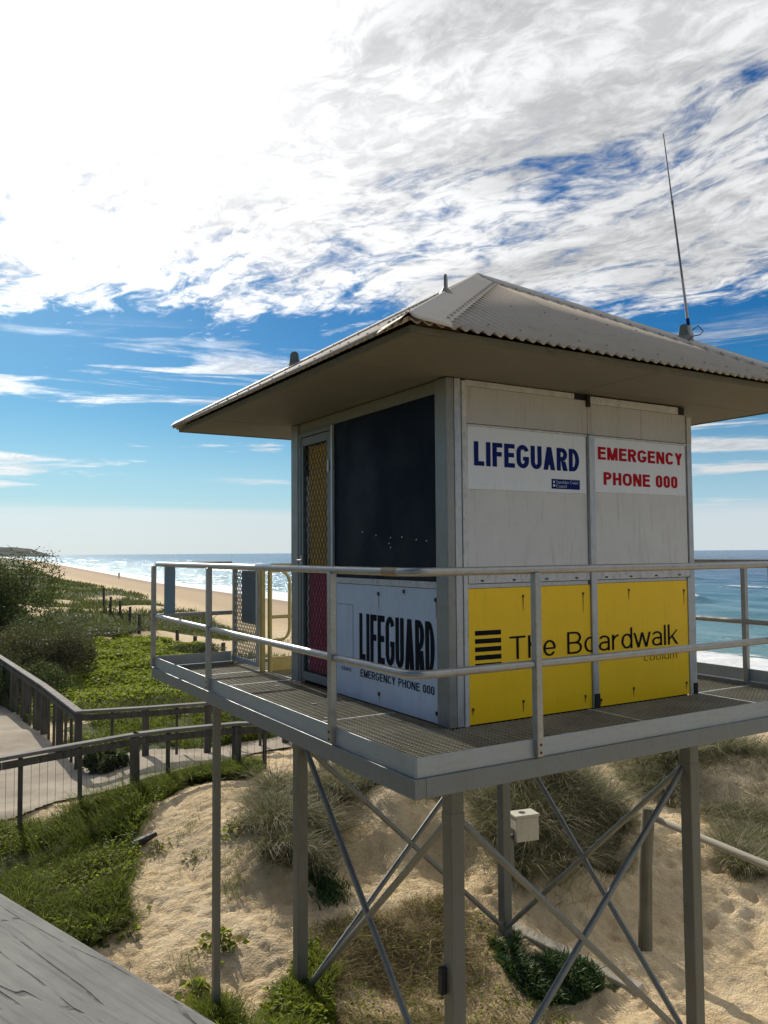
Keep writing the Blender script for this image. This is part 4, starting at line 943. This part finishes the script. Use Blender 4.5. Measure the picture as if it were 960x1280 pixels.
def scatter(name, n, rng, clump=0., cs=1.2, seed=5):
    """n points in a ground polygon (ragged), optionally clumped"""
    p = np.array(POLY[name]); lo = p.min(0)-.3; hi = p.max(0)+.3; X, Y = [], []; c = 0
    while c < n:
        x = rng.uniform(lo[0], hi[0], n*3); y = rng.uniform(lo[1], hi[1], n*3)
        k = softpoly(x, y, name, .22, seed)
        k &= rng.uniform(0, 1, len(x)) < np.clip(.55+(fbm(x*cs, y*cs, seed+30, 3))*clump*4, 0, 1) if clump else k
        k &= ~inpoly(x, y, POLY['path'])
        X.append(x[k]); Y.append(y[k]); c += k.sum()
        if k.sum() == 0: break
    X = np.concatenate(X)[:n]; Y = np.concatenate(Y)[:n]; return X, Y
R = RNG
# lush grass at the left, with some taller pale stalks
x, y = scatter('lush', 52000, R, .7, 1.6)
z = T(x, y, True); hgt = R.uniform(.08, .26, len(x))*(1+1.2*np.clip(fbm(x*1.2, y*1.2, 91, 3)+.12, -.3, .6))
parts = [blades(x, y, z-.01, hgt, R.uniform(.005, .010, len(x)), R, .8, None, 1, .5)]
x, y = scatter('lush', 1500, R, 1.2, 1.1, 8)
z = T(x, y, True); parts.append(blades(x, y, z, R.uniform(.25, .48, len(x)), R.uniform(.004, .007, len(x)), R, 1.1, 2.6, .7, .5))
x, y = scatter('lush', 9000, R, 1.4, 1.3, 12)
z = T(x, y, True); lv = leaves(x, y, z+R.uniform(.03, .16, len(x)), np.full(len(x), .045), R, .5)
tag(vegobj('grass', parts, M['grass_lush']), 'lush green grass between the path fence and the bare sand', 'grass', None, 'stuff')
tag(vegobj('ground_cover', [lv], M['leaf_green']), 'low broad leaves mixed into the lush grass at the left', 'ground cover', None, 'stuff')
# creeper slope beyond the farther fence
def cov_h(x, y): return .10+.55*np.clip(fbm(x/1.1, y/1.5, 63, 4)+.22, 0, 1)
def coversc(n, dmin, dmax, sz, seed):
    p = np.array(POLY['cover']); x = R.uniform(p[:, 0].min()-1, p[:, 0].max()+1, n*4); y = R.uniform(p[:, 1].min(), p[:, 1].max(), n*4)
    k = softpoly(x, y, 'cover', .4, 7); x = x[k]; y = y[k]; d = np.hypot(x-CAM.x, y-CAM.y)
    k = (d >= dmin) & (d < dmax); x, y, d = x[k][:n], y[k][:n], d[k][:n]
    return leaves(x, y, T(x, y, True)+cov_h(x, y)*(1-R.uniform(0, 1, len(x))**2*.7), np.full(len(x), 1.)*sz*(d/18), R, .35)
tag(vegobj('ground_cover', [coversc(50000, 8, 20, .085, 1), coversc(42000, 20, 30, .085, 1), coversc(24000, 30, 60, .085, 1)], M['leaf_green']), 'bright green creeper covering the slope beyond the farther fence', 'ground cover', None, 'stuff')
x, y = scatter('pathside', 14000, R, .8, 1.2, 14); z = T(x, y, True)
dd_ = np.clip(fbm(x*1.3, y*1.3, 33, 3)+.25, 0.02, .6)
tag(vegobj('ground_cover', [leaves(x, y, z+R.uniform(0, 1, len(x))*dd_, np.full(len(x), .06), R, .3), blades(x[:6000], y[:6000], z[:6000], R.uniform(.1, .45, 6000), np.full(6000, .008), R, .7, None, 1, .4)], M['grass_lush']), 'dark scrubby growth at the foot of the farther fence', 'ground cover', None, 'stuff')
# straw and dead stems between the tussocks
pp = []
for nm, n_, sd in (('tufts', 5000, 51), ('mound', 12000, 52), ('rdune', 12000, 53), ('rgrass', 5000, 54), ('bank', 9000, 55)):
    x, y = scatter(nm, n_, R, .9, 1.6, sd); pp.append(blades(x, y, T(x, y, True), R.uniform(.05, .30, len(x)), R.uniform(.004, .007, len(x)), R, 1.7, None, 1, 1.3))
tag(vegobj('dune_grass', pp, M['grass_dune']), 'pale straw and thin dead stems between the tussocks around the tower', 'grass', None, 'stuff')
# dry litter and low growth under the deck
x, y = scatter('dry', 13000, R, 1.0, 2.0, 21); z = T(x, y, True)
tag(vegobj('ground_cover', [blades(x, y, z, R.uniform(.02, .13, len(x)), R.uniform(.003, .006, len(x)), R, 1.6, None, 1, 1.4)], M['grass_dry']), 'dry brown runners and litter between the near tower legs', 'ground cover', None, 'stuff')
x, y = scatter('dry', 1800, R, 2.2, 2.4, 23); z = T(x, y, True)
p2 = [leaves(x, y, z+R.uniform(.01, .07, len(x)), np.full(len(x), .035), R, .5)]
x, y = scatter('foot', 5200, R, .8, 2.0, 24); z = T(x, y, True)
p2 += [leaves(x, y, z+R.uniform(.01, .2, len(x))*np.clip(fbm(x*3, y*3, 3, 2)+.6, .2, 1), np.full(len(x), .055), R, .4)]
x, y = scatter('foot', 3500, R, .8, 2.0, 25); z = T(x, y, True); p2 += [blades(x, y, z, R.uniform(.05, .2, len(x)), np.full(len(x), .006), R, .8, None, 1, .5)]
tag(vegobj('ground_cover', p2, M['leaf_green']), 'leafy green growth round the foot of the left tower leg', 'ground cover', None, 'stuff')
# succulent mat beside the back leg
x, y = scatter('ice', 6500, R, 2.6, 2.0, 27); z = T(x, y, True)
o = vegobj('succulent_plant', [blades(x, y, z, R.uniform(.05, .13, len(x)), R.uniform(.011, .017, len(x)), R, .6, None, 1, .9)], M['leaf_ice'], None, (2.35, 1.9, T1(2.35, 1.9)))
tag(o, 'dense dark green succulent mat trailing from the back tower leg', 'plant')
o = vegobj('succulent_plant', [(lambda X_, Y_: blades(X_, Y_, T(X_, Y_, True), R.uniform(.05, .12, len(X_)), np.full(len(X_), .013), R, .6, None, 1, .9))(.98+R.normal(0, .10, 900), 3.72+R.normal(0, .17, 900))], M['leaf_ice'], None, (.98, 3.72, T1(.98, 3.72)))
tag(o, 'small dark succulent clump on the sand just right of the left tower leg', 'plant')
# tussocks of marram grass: each clump a plant
def tussock(x0, y0, rad, n, h, label, seed, group, mat='grass_dune', lean=None, w=.006):
    rng = np.random.default_rng(seed)
    k = max(6, int(rad*26)); cx = x0+rng.normal(0, rad*.52, k); cy = y0+rng.normal(0, rad*.52, k); hk = rng.uniform(.4, 1.15, k)
    i = rng.integers(0, k, n); sp_ = rng.exponential(.045, n)+.01; aa = rng.uniform(0, 2*np.pi, n); x = cx[i]+sp_*np.cos(aa); y = cy[i]+sp_*np.sin(aa)
    st_ = rng.uniform(0, 1, n) < .12; x = np.where(st_, x0+rng.normal(0, rad*.9, n), x); y = np.where(st_, y0+rng.normal(0, rad*.9, n), y)
    z = T(x, y, True)
    hh = h*hk[i]*rng.uniform(.35, 1.2, n)*np.where(st_, .5, 1)
    out = aa+rng.normal(0, .5, n)
    if lean is not None: out = np.where(rng.uniform(0, 1, n) < .45, lean, out)
    V, q, t_, a = blades(x, y, z-.02, hh, rng.uniform(.6, 1.3, n)*w, rng, 1.25, out, .35, .75)
    z0 = T1(x0, y0)
    return tag(vegobj('grass_tussock', [(V, q, t_, a)], M[mat], None, (x0, y0, z0)), label, 'plant', group)
G1 = 'marram tussocks around the tower'
tussock(.80, 4.75, .28, 2400, .38, 'pale shaggy tussock left of the left tower leg, topmost there', 1, G1)
tussock(1.22, 4.75, .26, 2400, .42, 'pale tussock spilling over the sand just right of the left tower leg top', 2, G1)
tussock(.78, 4.15, .22, 1700, .38, 'tussock drooping down the sand bank left of the left tower leg', 3, G1, lean=-1.9)
tussock(1.45, 5.7, .4, 2400, .45, 'tussock on the bank directly under the deck beam behind the left leg', 4, G1)
mt = [(3.35, 3.45, .40, 3800, .62, 'big tussock directly behind the cream box'), (3.75, 3.0, .42, 4200, .60, 'bushy tussock to the right of the cream box'), (4.4, 3.35, .42, 3200, .55, 'tussock at the right end of the mound behind the crossed braces'),
      (3.3, 2.85, .30, 2800, .50, 'tussock hanging low over the sand beneath the cream box'), (4.5, 4.3, .5, 3600, .65, 'tall tussock on top of the mound below the deck beam'), (3.9, 3.9, .45, 3600, .6, 'tussock on the crown of the mound left of the sandy gap'), (5.4, 4.7, .5, 3000, .6, 'tussock farthest back on the mound, next to the sandy gap')]
for i, a_ in enumerate(mt): tussock(a_[0], a_[1], a_[2], a_[3], a_[4], a_[5], 20+i, G1)
rt = [(7.3, 4.6, .6, 2600, .55, 'dark tussock on the right dune nearest the sandy gap'), (8.3, 4.9, .7, 2800, .55, 'tussock in the middle of the right dune'), (9.3, 4.6, .8, 2800, .5, 'tussock on the right dune by the right edge of the picture'), (9.0, 6.2, .8, 2600, .55, 'tussock high on the right dune under the deck beam'),
      (10.8, 5.4, .9, 2600, .5, 'tussock far back on the right dune'), (6.4, 2.5, .4, 2600, .42, 'tussock beyond the pale log rail, nearest the right tower leg'), (7.3, 2.7, .5, 2600, .42, 'tussock beyond the pale log rail at the right edge'), (5.6, 1.75, .32, 2200, .38, 'tussock just behind the pale log rail at the right edge')]
for i, a_ in enumerate(rt): tussock(a_[0], a_[1], a_[2], a_[3], a_[4], a_[5], 40+i, G1, w=.008)
bt = [(2.7, 5.2, .45), (3.5, 4.9, .4), (2.2, 5.6, .45), (4.2, 5.2, .5), (3.0, 6.0, .5)]
bl = ['tussock hanging over the eroded bank just right of the left leg', 'tussock on the eroded bank above the crossed braces', 'tussock on the bank behind the first brace', 'tussock on the bank near the back tower leg', 'tussock on the bank top, behind the others there']
for i, (x, y, r) in enumerate(bt): tussock(x, y, r, 2400, .45, bl[i], 60+i, G1)
# small leafy plants on the sand
def leafy(x0, y0, r, n, s, label, seed, h=.12):
    rng = np.random.default_rng(seed); x = x0+rng.normal(0, r, n); y = y0+rng.normal(0, r, n); z = T(x, y, True)
    g_ = np.exp(-((x-x0)**2+(y-y0)**2)/(2*r*r)); root = thing('beach_plant', label, 'plant', (x0, y0, T1(x0, y0)), 'low leafy plants on the sand mound')
    pz = z+.02+h*g_*rng.uniform(.2, 1, n)
    vegobj('foliage', [leaves(x, y, pz, np.full(n, s), rng, .4, .9)], M['leaf_green'], root)
    mb = MB()
    for i in range(0, n, max(1, n//14)): mb.tube([(x0, y0, root.location.z-.03), ((x0+x[i])/2, (y0+y[i])/2, max(pz[i], z[i])+.005), (x[i], y[i], pz[i])], .0025, 5, False)
    mb.obj('stem', M['bark'], root)
leafy(-.35, 3.17, .10, 110, .060, 'leafy clump on the sand beside the slim left tower post', 1, .14)
leafy(-.72, 2.62, .10, 46, .085, 'broad-leaved plant low on the sand mound near the handrail', 2, .12)
leafy(-.93, 4.02, .055, 12, .085, 'pair of round yellow-green leaves at the edge of the lush grass', 3, .08)
leafy(-.30, 5.40, .09, 34, .050, 'small sparse plant near the top left of the sand mound', 4, .08)
leafy(-.02, 4.90, .08, 30, .045, 'tiny plant in the middle of the upper sand mound', 5, .07)
leafy(.38, 4.86, .07, 60, .055, 'dark upright leafy plant left of the marram tussocks', 6, .16)
leafy(-.75, 2.05+.2, .07, 40, .05, 'sparse sprig on the sand just above the handrail', 7, .08)
leafy(-1.02, 3.75, .05, 14, .08, 'single broad leaf cluster where grass meets sand', 8, .1)
rng = np.random.default_rng(77)
gx = -.78+rng.normal(0, .10, 1500); gy = 2.0+rng.normal(0, .10, 1500)
gr_ = vegobj('grass_tussock', [blades(gx, gy, T(gx, gy, True), rng.uniform(.06, .26, 1500), np.full(1500, .005), rng, .7, None, 1, .5)], M['grass_lush'], None, (-.78, 2.0, T1(-.78, 2.0)))
tag(gr_, 'green grass tuft round the foot of the slim left tower post', 'plant', G1)
# creeping runners and twigs strewn over the bare sand
rng = np.random.default_rng(5)
nx_ = 7500; x = rng.uniform(-1.6, 5.2, nx_); y = rng.uniform(-.2, 6.6, nx_); k = (fbm(x*.9, y*.9, 15, 3) > -.02) & ~inpoly(x, y, POLY['path']); x, y = x[k], y[k]
tag(vegobj('twigs', [blades(x, y, T(x, y, True)+.004, rng.uniform(.04, .16, len(x)), np.full(len(x), .0035), rng, 3.2, None, 1, 3.0)], M['grass_dry']), 'dry twigs and runners strewn over the sand', 'litter', None, 'stuff')
x = rng.normal(-.1, .7, 260); y = rng.normal(3.2, 1.1, 260)
nsp = 34; sx0 = rng.uniform(-1.2, 1.6, nsp); sy0 = rng.uniform(1.2, 5.6, nsp); i_ = rng.integers(0, nsp, 1500)
x = sx0[i_]+rng.normal(0, .07, 1500); y = sy0[i_]+rng.normal(0, .07, 1500)
tag(vegobj('grass', [blades(x, y, T(x, y, True), rng.uniform(.03, .11, 1500), np.full(1500, .004), rng, .8, None, 1, .8)], M['grass_lush']), 'sparse green shoots coming up through the sand mound', 'grass', None, 'stuff')
brk = MB(); bx0, by0 = -.42, 5.63; bz = T1(bx0, by0, True)+.04
brk.tube([(bx0-.16, by0-.02, bz), (bx0, by0, bz+.015), (bx0+.17, by0+.05, bz+.05)], [.03, .05, .03], 7)
tag(brk.obj('driftwood', M['rubber'], None, origin=(bx0, by0, bz)), 'short black piece of driftwood at the top left of the sand mound', 'driftwood')
# distant dune grass
def fargrass(n, d0, d1, b0, b1, seed, wk, hk):
    rng = np.random.default_rng(seed); d = np.exp(rng.uniform(np.log(d0), np.log(d1), n)); a = np.radians(rng.uniform(b0, b1, n))
    x = CAM.x+d*np.sin(a); y = CAM.y+d*np.cos(a); xp = x-coast(y)
    k = (xp < 17.0+fbm(x/5, y/12, 77)*5+1.6) & ~inpoly(x, y, POLY['path']) & ~inpoly(x, y, POLY['cover']) & (fbm(x/7, y/11, 55, 4) < .14) & ((y > 9.6) | (x > 11))
    x, y, d = x[k], y[k], d[k]
    return blades(x, y, T(x, y, True)-.03, rng.uniform(.25, .6, len(x))*hk, wk*d/14*rng.uniform(.6, 1.4, len(x)), rng, .7, None, 1, .5)
tag(vegobj('dune_grass', [fargrass(60000, 13, 60, -4, 24, 1, .013, .8), fargrass(40000, 55, 330, 2, 22, 2, .012, 1.0)], M['grass_far']), 'grass covering the far dune between the path and the beach', 'grass', None, 'stuff')
tag(vegobj('dune_grass', [fargrass(22000, 9, 45, 24, 62, 3, .010, .9)], M['grass_dune']), 'grass covering the dune seaward of the tower', 'grass', None, 'stuff')
# shrubs
def shrub(name, label, x0, y0, hw, hh, n, leaf, size, seed, mat, trunkm='bark', lobes=14, base=.15, group='coastal shrubs at the left'):
    rng = np.random.default_rng(seed); z0 = T1(x0, y0); root = thing(name, label, 'shrub', (x0, y0, z0), group)
    C_ = []; 
    for i in range(lobes):
        a = rng.uniform(0, 2*np.pi); r = hw*.75*math.sqrt(rng.uniform(0, 1)); zc = z0+hh*(base+.60*rng.uniform(0, 1)*(1-.5*(r/hw)**2))
        C_.append((x0+r*math.cos(a), y0+r*math.sin(a), zc, hw*rng.uniform(.22, .42), hh*rng.uniform(.14, .24)))
    mb = MB()
    for c in C_[:10]:
        m_ = Vector(((x0+c[0])/2+rng.normal(0, .1), (y0+c[1])/2+rng.normal(0, .1), (z0+c[2])/2))
        mb.tube([(x0+rng.normal(0, .05), y0+rng.normal(0, .05), z0-.2), m_, (c[0], c[1], c[2])], [.06, .035, .012], 7, False)
    mb.obj('trunk', M[trunkm], root, smooth=True)
    i = rng.integers(0, lobes, n); c = np.array(C_)[i]
    u = rng.normal(0, 1, (n, 3)); u /= np.linalg.norm(u, axis=1)[:, None]; rr = rng.uniform(.25, 1, n)**.5
    rr = rr*(1+.35*fbm(u[:, 0]*3+i*7, u[:, 1]*3+u[:, 2]*2, seed, 3)*2)
    x = c[:, 0]+u[:, 0]*c[:, 3]*rr; y = c[:, 1]+u[:, 1]*c[:, 3]*rr; z = c[:, 2]+u[:, 2]*c[:, 4]*rr*1.25
    gz = T(x, y)+.03; z = np.maximum(z, gz+rng.uniform(0, .1, n))
    pts = [leaves(x, y, z, np.full(n, size), rng, 0, .5)]
    # twigs poking out of the outline
    k = rng.integers(0, n, n//26); pts.append(blades(x[k], y[k], z[k], rng.uniform(.15, .4, len(k))*hh*.25, np.full(len(k), .012*size/.05), rng, .6, None, 1, .5))
    vegobj('crown', pts, M[leaf], root)
shrub('coastal_shrub', 'tall dark shrub rising highest at the left edge', .35, 29.5, 2.5, 4.6, 26000, 'leaf_dark', .10, 1, 'leaf_dark', lobes=22)
shrub('coastal_shrub', 'broad reddish brown shrub with pale flecks behind the farther fence', .35, 21.8, 2.2, 2.35, 30000, 'leaf_red', .065, 2, None, lobes=24, base=.05)
shrub('coastal_shrub', 'dark shrub below the reddish one, closest behind the farther fence', -.1, 17.6, 1.25, 1.45, 16000, 'leaf_dark', .055, 3, None, lobes=16, base=.05)
shrub('coastal_shrub', 'rounded brownish shrub at the right end of the shrub row', 1.9, 24.5, 1.3, 1.5, 16000, 'leaf_red', .06, 4, None, lobes=16, base=.05)
shrub('coastal_shrub', 'low grey green shrub just left of the dune posts', 5.0, 36.5, 2.0, .8, 12000, 'leaf_grey', .08, 5, None, lobes=18, base=.05)
shrub('coastal_shrub', 'grey green shrub spreading below the dune posts', 7.2, 39, 1.8, .7, 10000, 'leaf_grey', .08, 6, None, lobes=16, base=.05)
shrub('coastal_shrub', 'dark low shrub in the creeper seen between the deck rails', 7.6, 27.5, 1.6, .7, 9000, 'leaf_dark', .07, 7, None, lobes=12, base=.05)
shrub('coastal_shrub', 'grey green shrub between the tall dark shrub and the dune grass', 3.6, 41, 3.0, 1.3, 12000, 'leaf_grey', .10, 8, None, lobes=18, base=.05)
shrub('coastal_shrub', 'dark leafy clump overgrowing the foot of the path corner', -.1, 9.2, .42, .42, 5000, 'leaf_dark', .05, 9, None, lobes=10, base=.05)
# slab edge of the buried walkway beside the succulents
pm = np.array(POLY['mat']); zc = T(pm[:, 0], pm[:, 1])
sl_ = MB(); a = Vector((2.45, 2.42, T1(2.45, 2.42)+.03)); b_ = Vector((2.86, 1.10, T1(2.86, 1.10)+.02))
sl_.beam(a-Vector((0, 0, .045)), b_-Vector((0, 0, .05)), .16, .10)
tag(sl_.obj('concrete_edge', M['concrete'], None, bevel=.02, origin=tuple((a+b_)/2-Vector((0, 0, .05)))), 'sand covered concrete edging strip right of the succulent mat', 'edging')
# beach walkers -------------------------------------------------------------------
def person(x, y, hgt, label, shirt, seed):
    rng = random.Random(seed); z = T1(x, y); k = hgt/1.75
    J = {'pel': (0, 0, .95), 'ch': (0, 0, 1.28), 'nk': (0, 0, 1.48), 'hd': (.02, 0, 1.58), 'ht': (.02, 0, 1.70),
         'ls': (0, .18, 1.42), 'le': (-.05, .24, 1.15), 'lh': (.03, .24, .90), 'rs': (0, -.18, 1.42), 're': (.02, -.25, 1.15), 'rh': (.12, -.24, .92),
         'lp': (0, .09, .90), 'lk': (.10, .10, .50), 'la': (.02, .10, .07), 'lt': (.18, .11, .03), 'rp': (0, -.09, .90), 'rk': (-.04, -.10, .50), 'ra': (-.26, -.10, .09), 'rt': (-.12, -.11, .03)}
    rad = {'pel': .14, 'ch': .155, 'nk': .055, 'hd': .095, 'ht': .085, 'ls': .06, 'le': .042, 'lh': .03, 'rs': .06, 're': .042, 'rh': .03, 'lp': .095, 'lk': .06, 'la': .04, 'lt': .03, 'rp': .095, 'rk': .06, 'ra': .04, 'rt': .03}
    E_ = [('pel', 'ch'), ('ch', 'nk'), ('nk', 'hd'), ('hd', 'ht'), ('ch', 'ls'), ('ls', 'le'), ('le', 'lh'), ('ch', 'rs'), ('rs', 're'), ('re', 'rh'), ('pel', 'lp'), ('lp', 'lk'), ('lk', 'la'), ('la', 'lt'), ('pel', 'rp'), ('rp', 'rk'), ('rk', 'ra'), ('ra', 'rt')]
    ks = list(J); me = bpy.data.meshes.new('person'); me.from_pydata([tuple(c*k for c in J[q_]) for q_ in ks], [(ks.index(a), ks.index(b)) for a, b in E_], [])
    o = bpy.data.objects.new('person', me); COL.objects.link(o)
    sk = o.modifiers.new('skin', 'SKIN')
    for i_, q_ in enumerate(ks):
        me.skin_vertices[0].data[i_].radius = (rad[q_]*k, rad[q_]*k); me.skin_vertices[0].data[i_].use_root = (q_ == 'pel')
    sb = o.modifiers.new('sub', 'SUBSURF'); sb.levels = 1; sb.render_levels = 2
    o.location = (x, y, z); o.rotation_euler = (0, 0, rng.uniform(1.2, 1.9))
    mm, t, b, co = newmat('walker_clothes_and_skin')
    zz_ = t.node('ShaderNodeSeparateXYZ'); t.link(co, zz_.inputs[0])
    c = t.ramp(t.math('DIVIDE', zz_.outputs[2], 1.75*k), [(0, (.30, .18, .12)), (.26, (.30, .18, .12)), (.30, (.03, .035, .06)), (.54, (.03, .035, .06)), (.56, shirt), (.83, shirt), (.84, (.34, .2, .14)), (.92, (.34, .2, .14)), (.93, (.04, .03, .02)), (1, (.04, .03, .02))])
    t.link(c, b.inputs['Base Color']); b.inputs['Roughness'].default_value = .8
    me.materials.append(mm); return tag(o, label, 'person')
try:
    def P_(x, y, *a):
        person(x, y, *a)
    P_(44.6, 202.2, 1.8, 'person in dark clothes walking along the beach, nearest of the walkers', (.04, .04, .05), 1)
    P_(67.3, 484, 1.8, 'person in dark clothes far along the beach near the waterline', (.05, .04, .04), 2)
except Exception as ex: print('person', ex)
# ------------------------------------------------------------------ sky, sun, camera
SUN_AZ, SUN_EL = math.radians(3), math.radians(30)        # azimuth from +Y towards +X
sd = Vector((math.sin(SUN_AZ)*math.cos(SUN_EL), math.cos(SUN_AZ)*math.cos(SUN_EL), math.sin(SUN_EL)))
w = bpy.data.worlds.new('World'); scene.world = w; w.use_nodes = True
t = NT(w); bg = t.n['Background']
tc = t.node('ShaderNodeTexCoord'); sep = t.node('ShaderNodeSeparateXYZ'); t.link(tc.outputs['Generated'], sep.inputs[0])
sky = t.node('ShaderNodeTexSky', sky_type='NISHITA', sun_disc=False); sky.sun_elevation = SUN_EL; sky.sun_rotation = SUN_AZ
sky.altitude = 0; sky.air_density = 1.0; sky.dust_density = .35; sky.ozone_density = 2.2
dx, dy, dz = sep.outputs
zc = t.math('MAXIMUM', dz, 0.0)
den = t.math('ADD', zc, .045)
u = t.math('DIVIDE', dx, den); v = t.math('DIVIDE', dy, den)
def comb(a, b_, c=0.): 
    n = t.node('ShaderNodeCombineXYZ'); t.val(n.inputs[0], a); t.val(n.inputs[1], b_); t.val(n.inputs[2], c); return n.outputs[0]
el = t.math('MULTIPLY', t.math('ARCSINE', zc), 57.2958)
az = t.math('MULTIPLY', t.math('ARCTAN2', dx, dy), 57.2958)      # degrees from +Y
# streaked cloud sheet
# rotate plane coordinates so the streaks run along a chosen bearing
th = math.radians(STREAK)
up_ = t.math('SUBTRACT', t.math('MULTIPLY', u, math.cos(th)), t.math('MULTIPLY', v, math.sin(th)))
vp_ = t.math('ADD', t.math('MULTIPLY', u, math.sin(th)), t.math('MULTIPLY', v, math.cos(th)))
wx_ = t.noise(comb(u, v, 2.2), 1.1, 3, .5)
upw = t.math('ADD', up_, t.math('MULTIPLY', t.math('SUBTRACT', wx_, .5), .55))
P1 = comb(upw, t.math('MULTIPLY', vp_, .40), 3.7)
P2 = comb(upw, t.math('MULTIPLY', vp_, .50), 9.1)
P3c = comb(upw, t.math('MULTIPLY', vp_, .62), 4.4)
nA = t.noise(P1, 2.2, 6, .58, .3)
nB = t.noise(P2, 7.5, 6, .62, .5)
nD = t.noise(P3c, 24., 5, .62, .5)
nC = t.noise(comb(up_, t.math('MULTIPLY', vp_, .5), 1.3), .8, 3, .5)
cl = t.math('ADD', t.math('ADD', t.math('MULTIPLY', nA, .38), t.math('MULTIPLY', nB, .34)), t.math('ADD', t.math('MULTIPLY', nC, .12), t.math('MULTIPLY', nD, .16)))
cov = t.math('ADD', t.mapr(el, 12.3, 18.6, -.15, .06), t.math('ADD', t.mapr(az, 12., 58., .035, .005), t.mapr(el, 19., 30., 0., .05)))
west = t.math('MULTIPLY', t.mapr(az, -60., -12., 1., 0.), t.mapr(az, -178., -160., 0., 1.))
cov = t.math('SUBTRACT', cov, t.math('MULTIPLY', west, .25))
low = t.mapr(el, 4., 12., -.02, 0.)
cl = t.math('ADD', cl, t.math('ADD', cov, low))
mask = t.mapr(cl, .47, .585)
# low thin bars of cloud near the horizon
nL = t.noise(comb(t.math('MULTIPLY', az, .055), t.math('MULTIPLY', el, .62), 5.5), 1.0, 7, .6, .4)
nL2 = t.noise(comb(t.math('MULTIPLY', az, .02), t.math('MULTIPLY', el, .9), 8.5), 1.0, 5, .55, .2)
band = t.math('MULTIPLY', t.mapr(el, 1.0, 4.), t.mapr(el, 12., 16., 1., 0.))
mL = t.math('MULTIPLY', t.mapr(nL, .52, .62), band)
haze = t.math('MULTIPLY', t.mapr(t.math('ADD', el, t.math('MULTIPLY', nL2, 2.4)), 3.6, 4.9, 1., 0.), .60)
mask = t.math('MAXIMUM', mask, t.math('MULTIPLY', mL, .85))
mask = t.math('MAXIMUM', mask, haze)
# brightness: glowing round the sun, greyer away from it and in the thick parts
dot = t.node('ShaderNodeVectorMath', operation='DOT_PRODUCT'); t.link(tc.outputs['Generated'], dot.inputs[0]); dot.inputs[1].default_value = tuple(sd)
ang_ = t.math('MULTIPLY', t.math('ARCCOSINE', t.math('MINIMUM', dot.outputs['Value'], .99999)), 57.2958)
glow = t.math('ADD', t.math('MULTIPLY', t.mapr(ang_, 4., 42., 1., 0.), GLOW), CLOUDV)
shade = t.mapr(t.noise(comb(up_, t.math('MULTIPLY', vp_, .5), 7.), 2.6, 7, .62, .3), .40, .66, 1.0, .74)
shade = t.math('ADD', shade, t.mapr(ang_, 10., 35., .25, 0.))
shade = t.math('ADD', .9, t.math('MULTIPLY', t.mapr(el, 2., 10.), t.math('SUBTRACT', shade, .9)))
lowel = t.mapr(el, 2., 10.)
rip = t.mapr(t.math('ADD', t.math('MULTIPLY', nB, .55), t.math('MULTIPLY', nD, .45)), .40, .60, .74, 1.08)
rip = t.math('ADD', .96, t.math('MULTIPLY', lowel, t.math('SUBTRACT', rip, .96)))
cv = t.math('MULTIPLY', t.math('MULTIPLY', glow, t.math('MULTIPLY', shade, rip)), 1/STR)
ccol = t.mix(1., comb(1.0, .995, .985), comb(1., 1., 1.), 'MULTIPLY')
vm = t.node('ShaderNodeVectorMath', operation='SCALE'); vm.inputs[0].default_value = (.985, .992, 1.0); t.link(cv, vm.inputs['Scale'])
hs = t.node('ShaderNodeHueSaturation'); hs.inputs['Saturation'].default_value = SAT; hs.inputs['Value'].default_value = SKYV
t.link(sky.outputs[0], hs.inputs['Color'])
hazecol = t.mix(t.mapr(el, 0., 11., .70, 0.), t.mix(1., hs.outputs[0], SKYTINT, 'MULTIPLY'), tuple(c/STR for c in (.40, .53, .66)))
fin = t.mix(t.math('MULTIPLY', mask, .97), hazecol, vm.outputs[0])
t.link(fin, bg.inputs['Color']); bg.inputs['Strength'].default_value = STR
sl = bpy.data.lights.new('sun', 'SUN'); sl.energy = SUNE; sl.angle = math.radians(.55); sl.color = (1., .93, .82)
so = bpy.data.objects.new('sun', sl); COL.objects.link(so); so.rotation_euler = (-sd).to_track_quat('-Z', 'Y').to_euler(); so.location = (0, 0, 30)
cam = bpy.data.cameras.new('camera'); cam.sensor_fit = 'HORIZONTAL'; cam.sensor_width = 36; cam.lens = 1013.98/960*36; cam.clip_end = 60000; cam.clip_start = .05
cmo = bpy.data.objects.new('camera', cam); COL.objects.link(cmo)
yaw, pit, rol = .54209, .04984, -.007
Fv = Vector((math.sin(yaw)*math.cos(pit), math.cos(yaw)*math.cos(pit), math.sin(pit))); Rv = Vector((math.cos(yaw), -math.sin(yaw), 0)); Uv = Rv.cross(Fv)
c_, s_ = math.cos(rol), math.sin(rol); R2 = Rv*c_+Uv*s_; U2 = Uv*c_-Rv*s_
mw = Matrix((( R2.x, U2.x, -Fv.x, CAM.x), (R2.y, U2.y, -Fv.y, CAM.y), (R2.z, U2.z, -Fv.z, CAM.z), (0, 0, 0, 1)))
cmo.matrix_world = mw; scene.camera = cmo
scene.render.engine = 'CYCLES'
vs = scene.view_settings; vs.view_transform = 'Standard'; vs.look = 'None'; vs.exposure = EXPO; vs.gamma = 1; vs.use_curve_mapping = False
scene.render.resolution_x = 768; scene.render.resolution_y = 1024
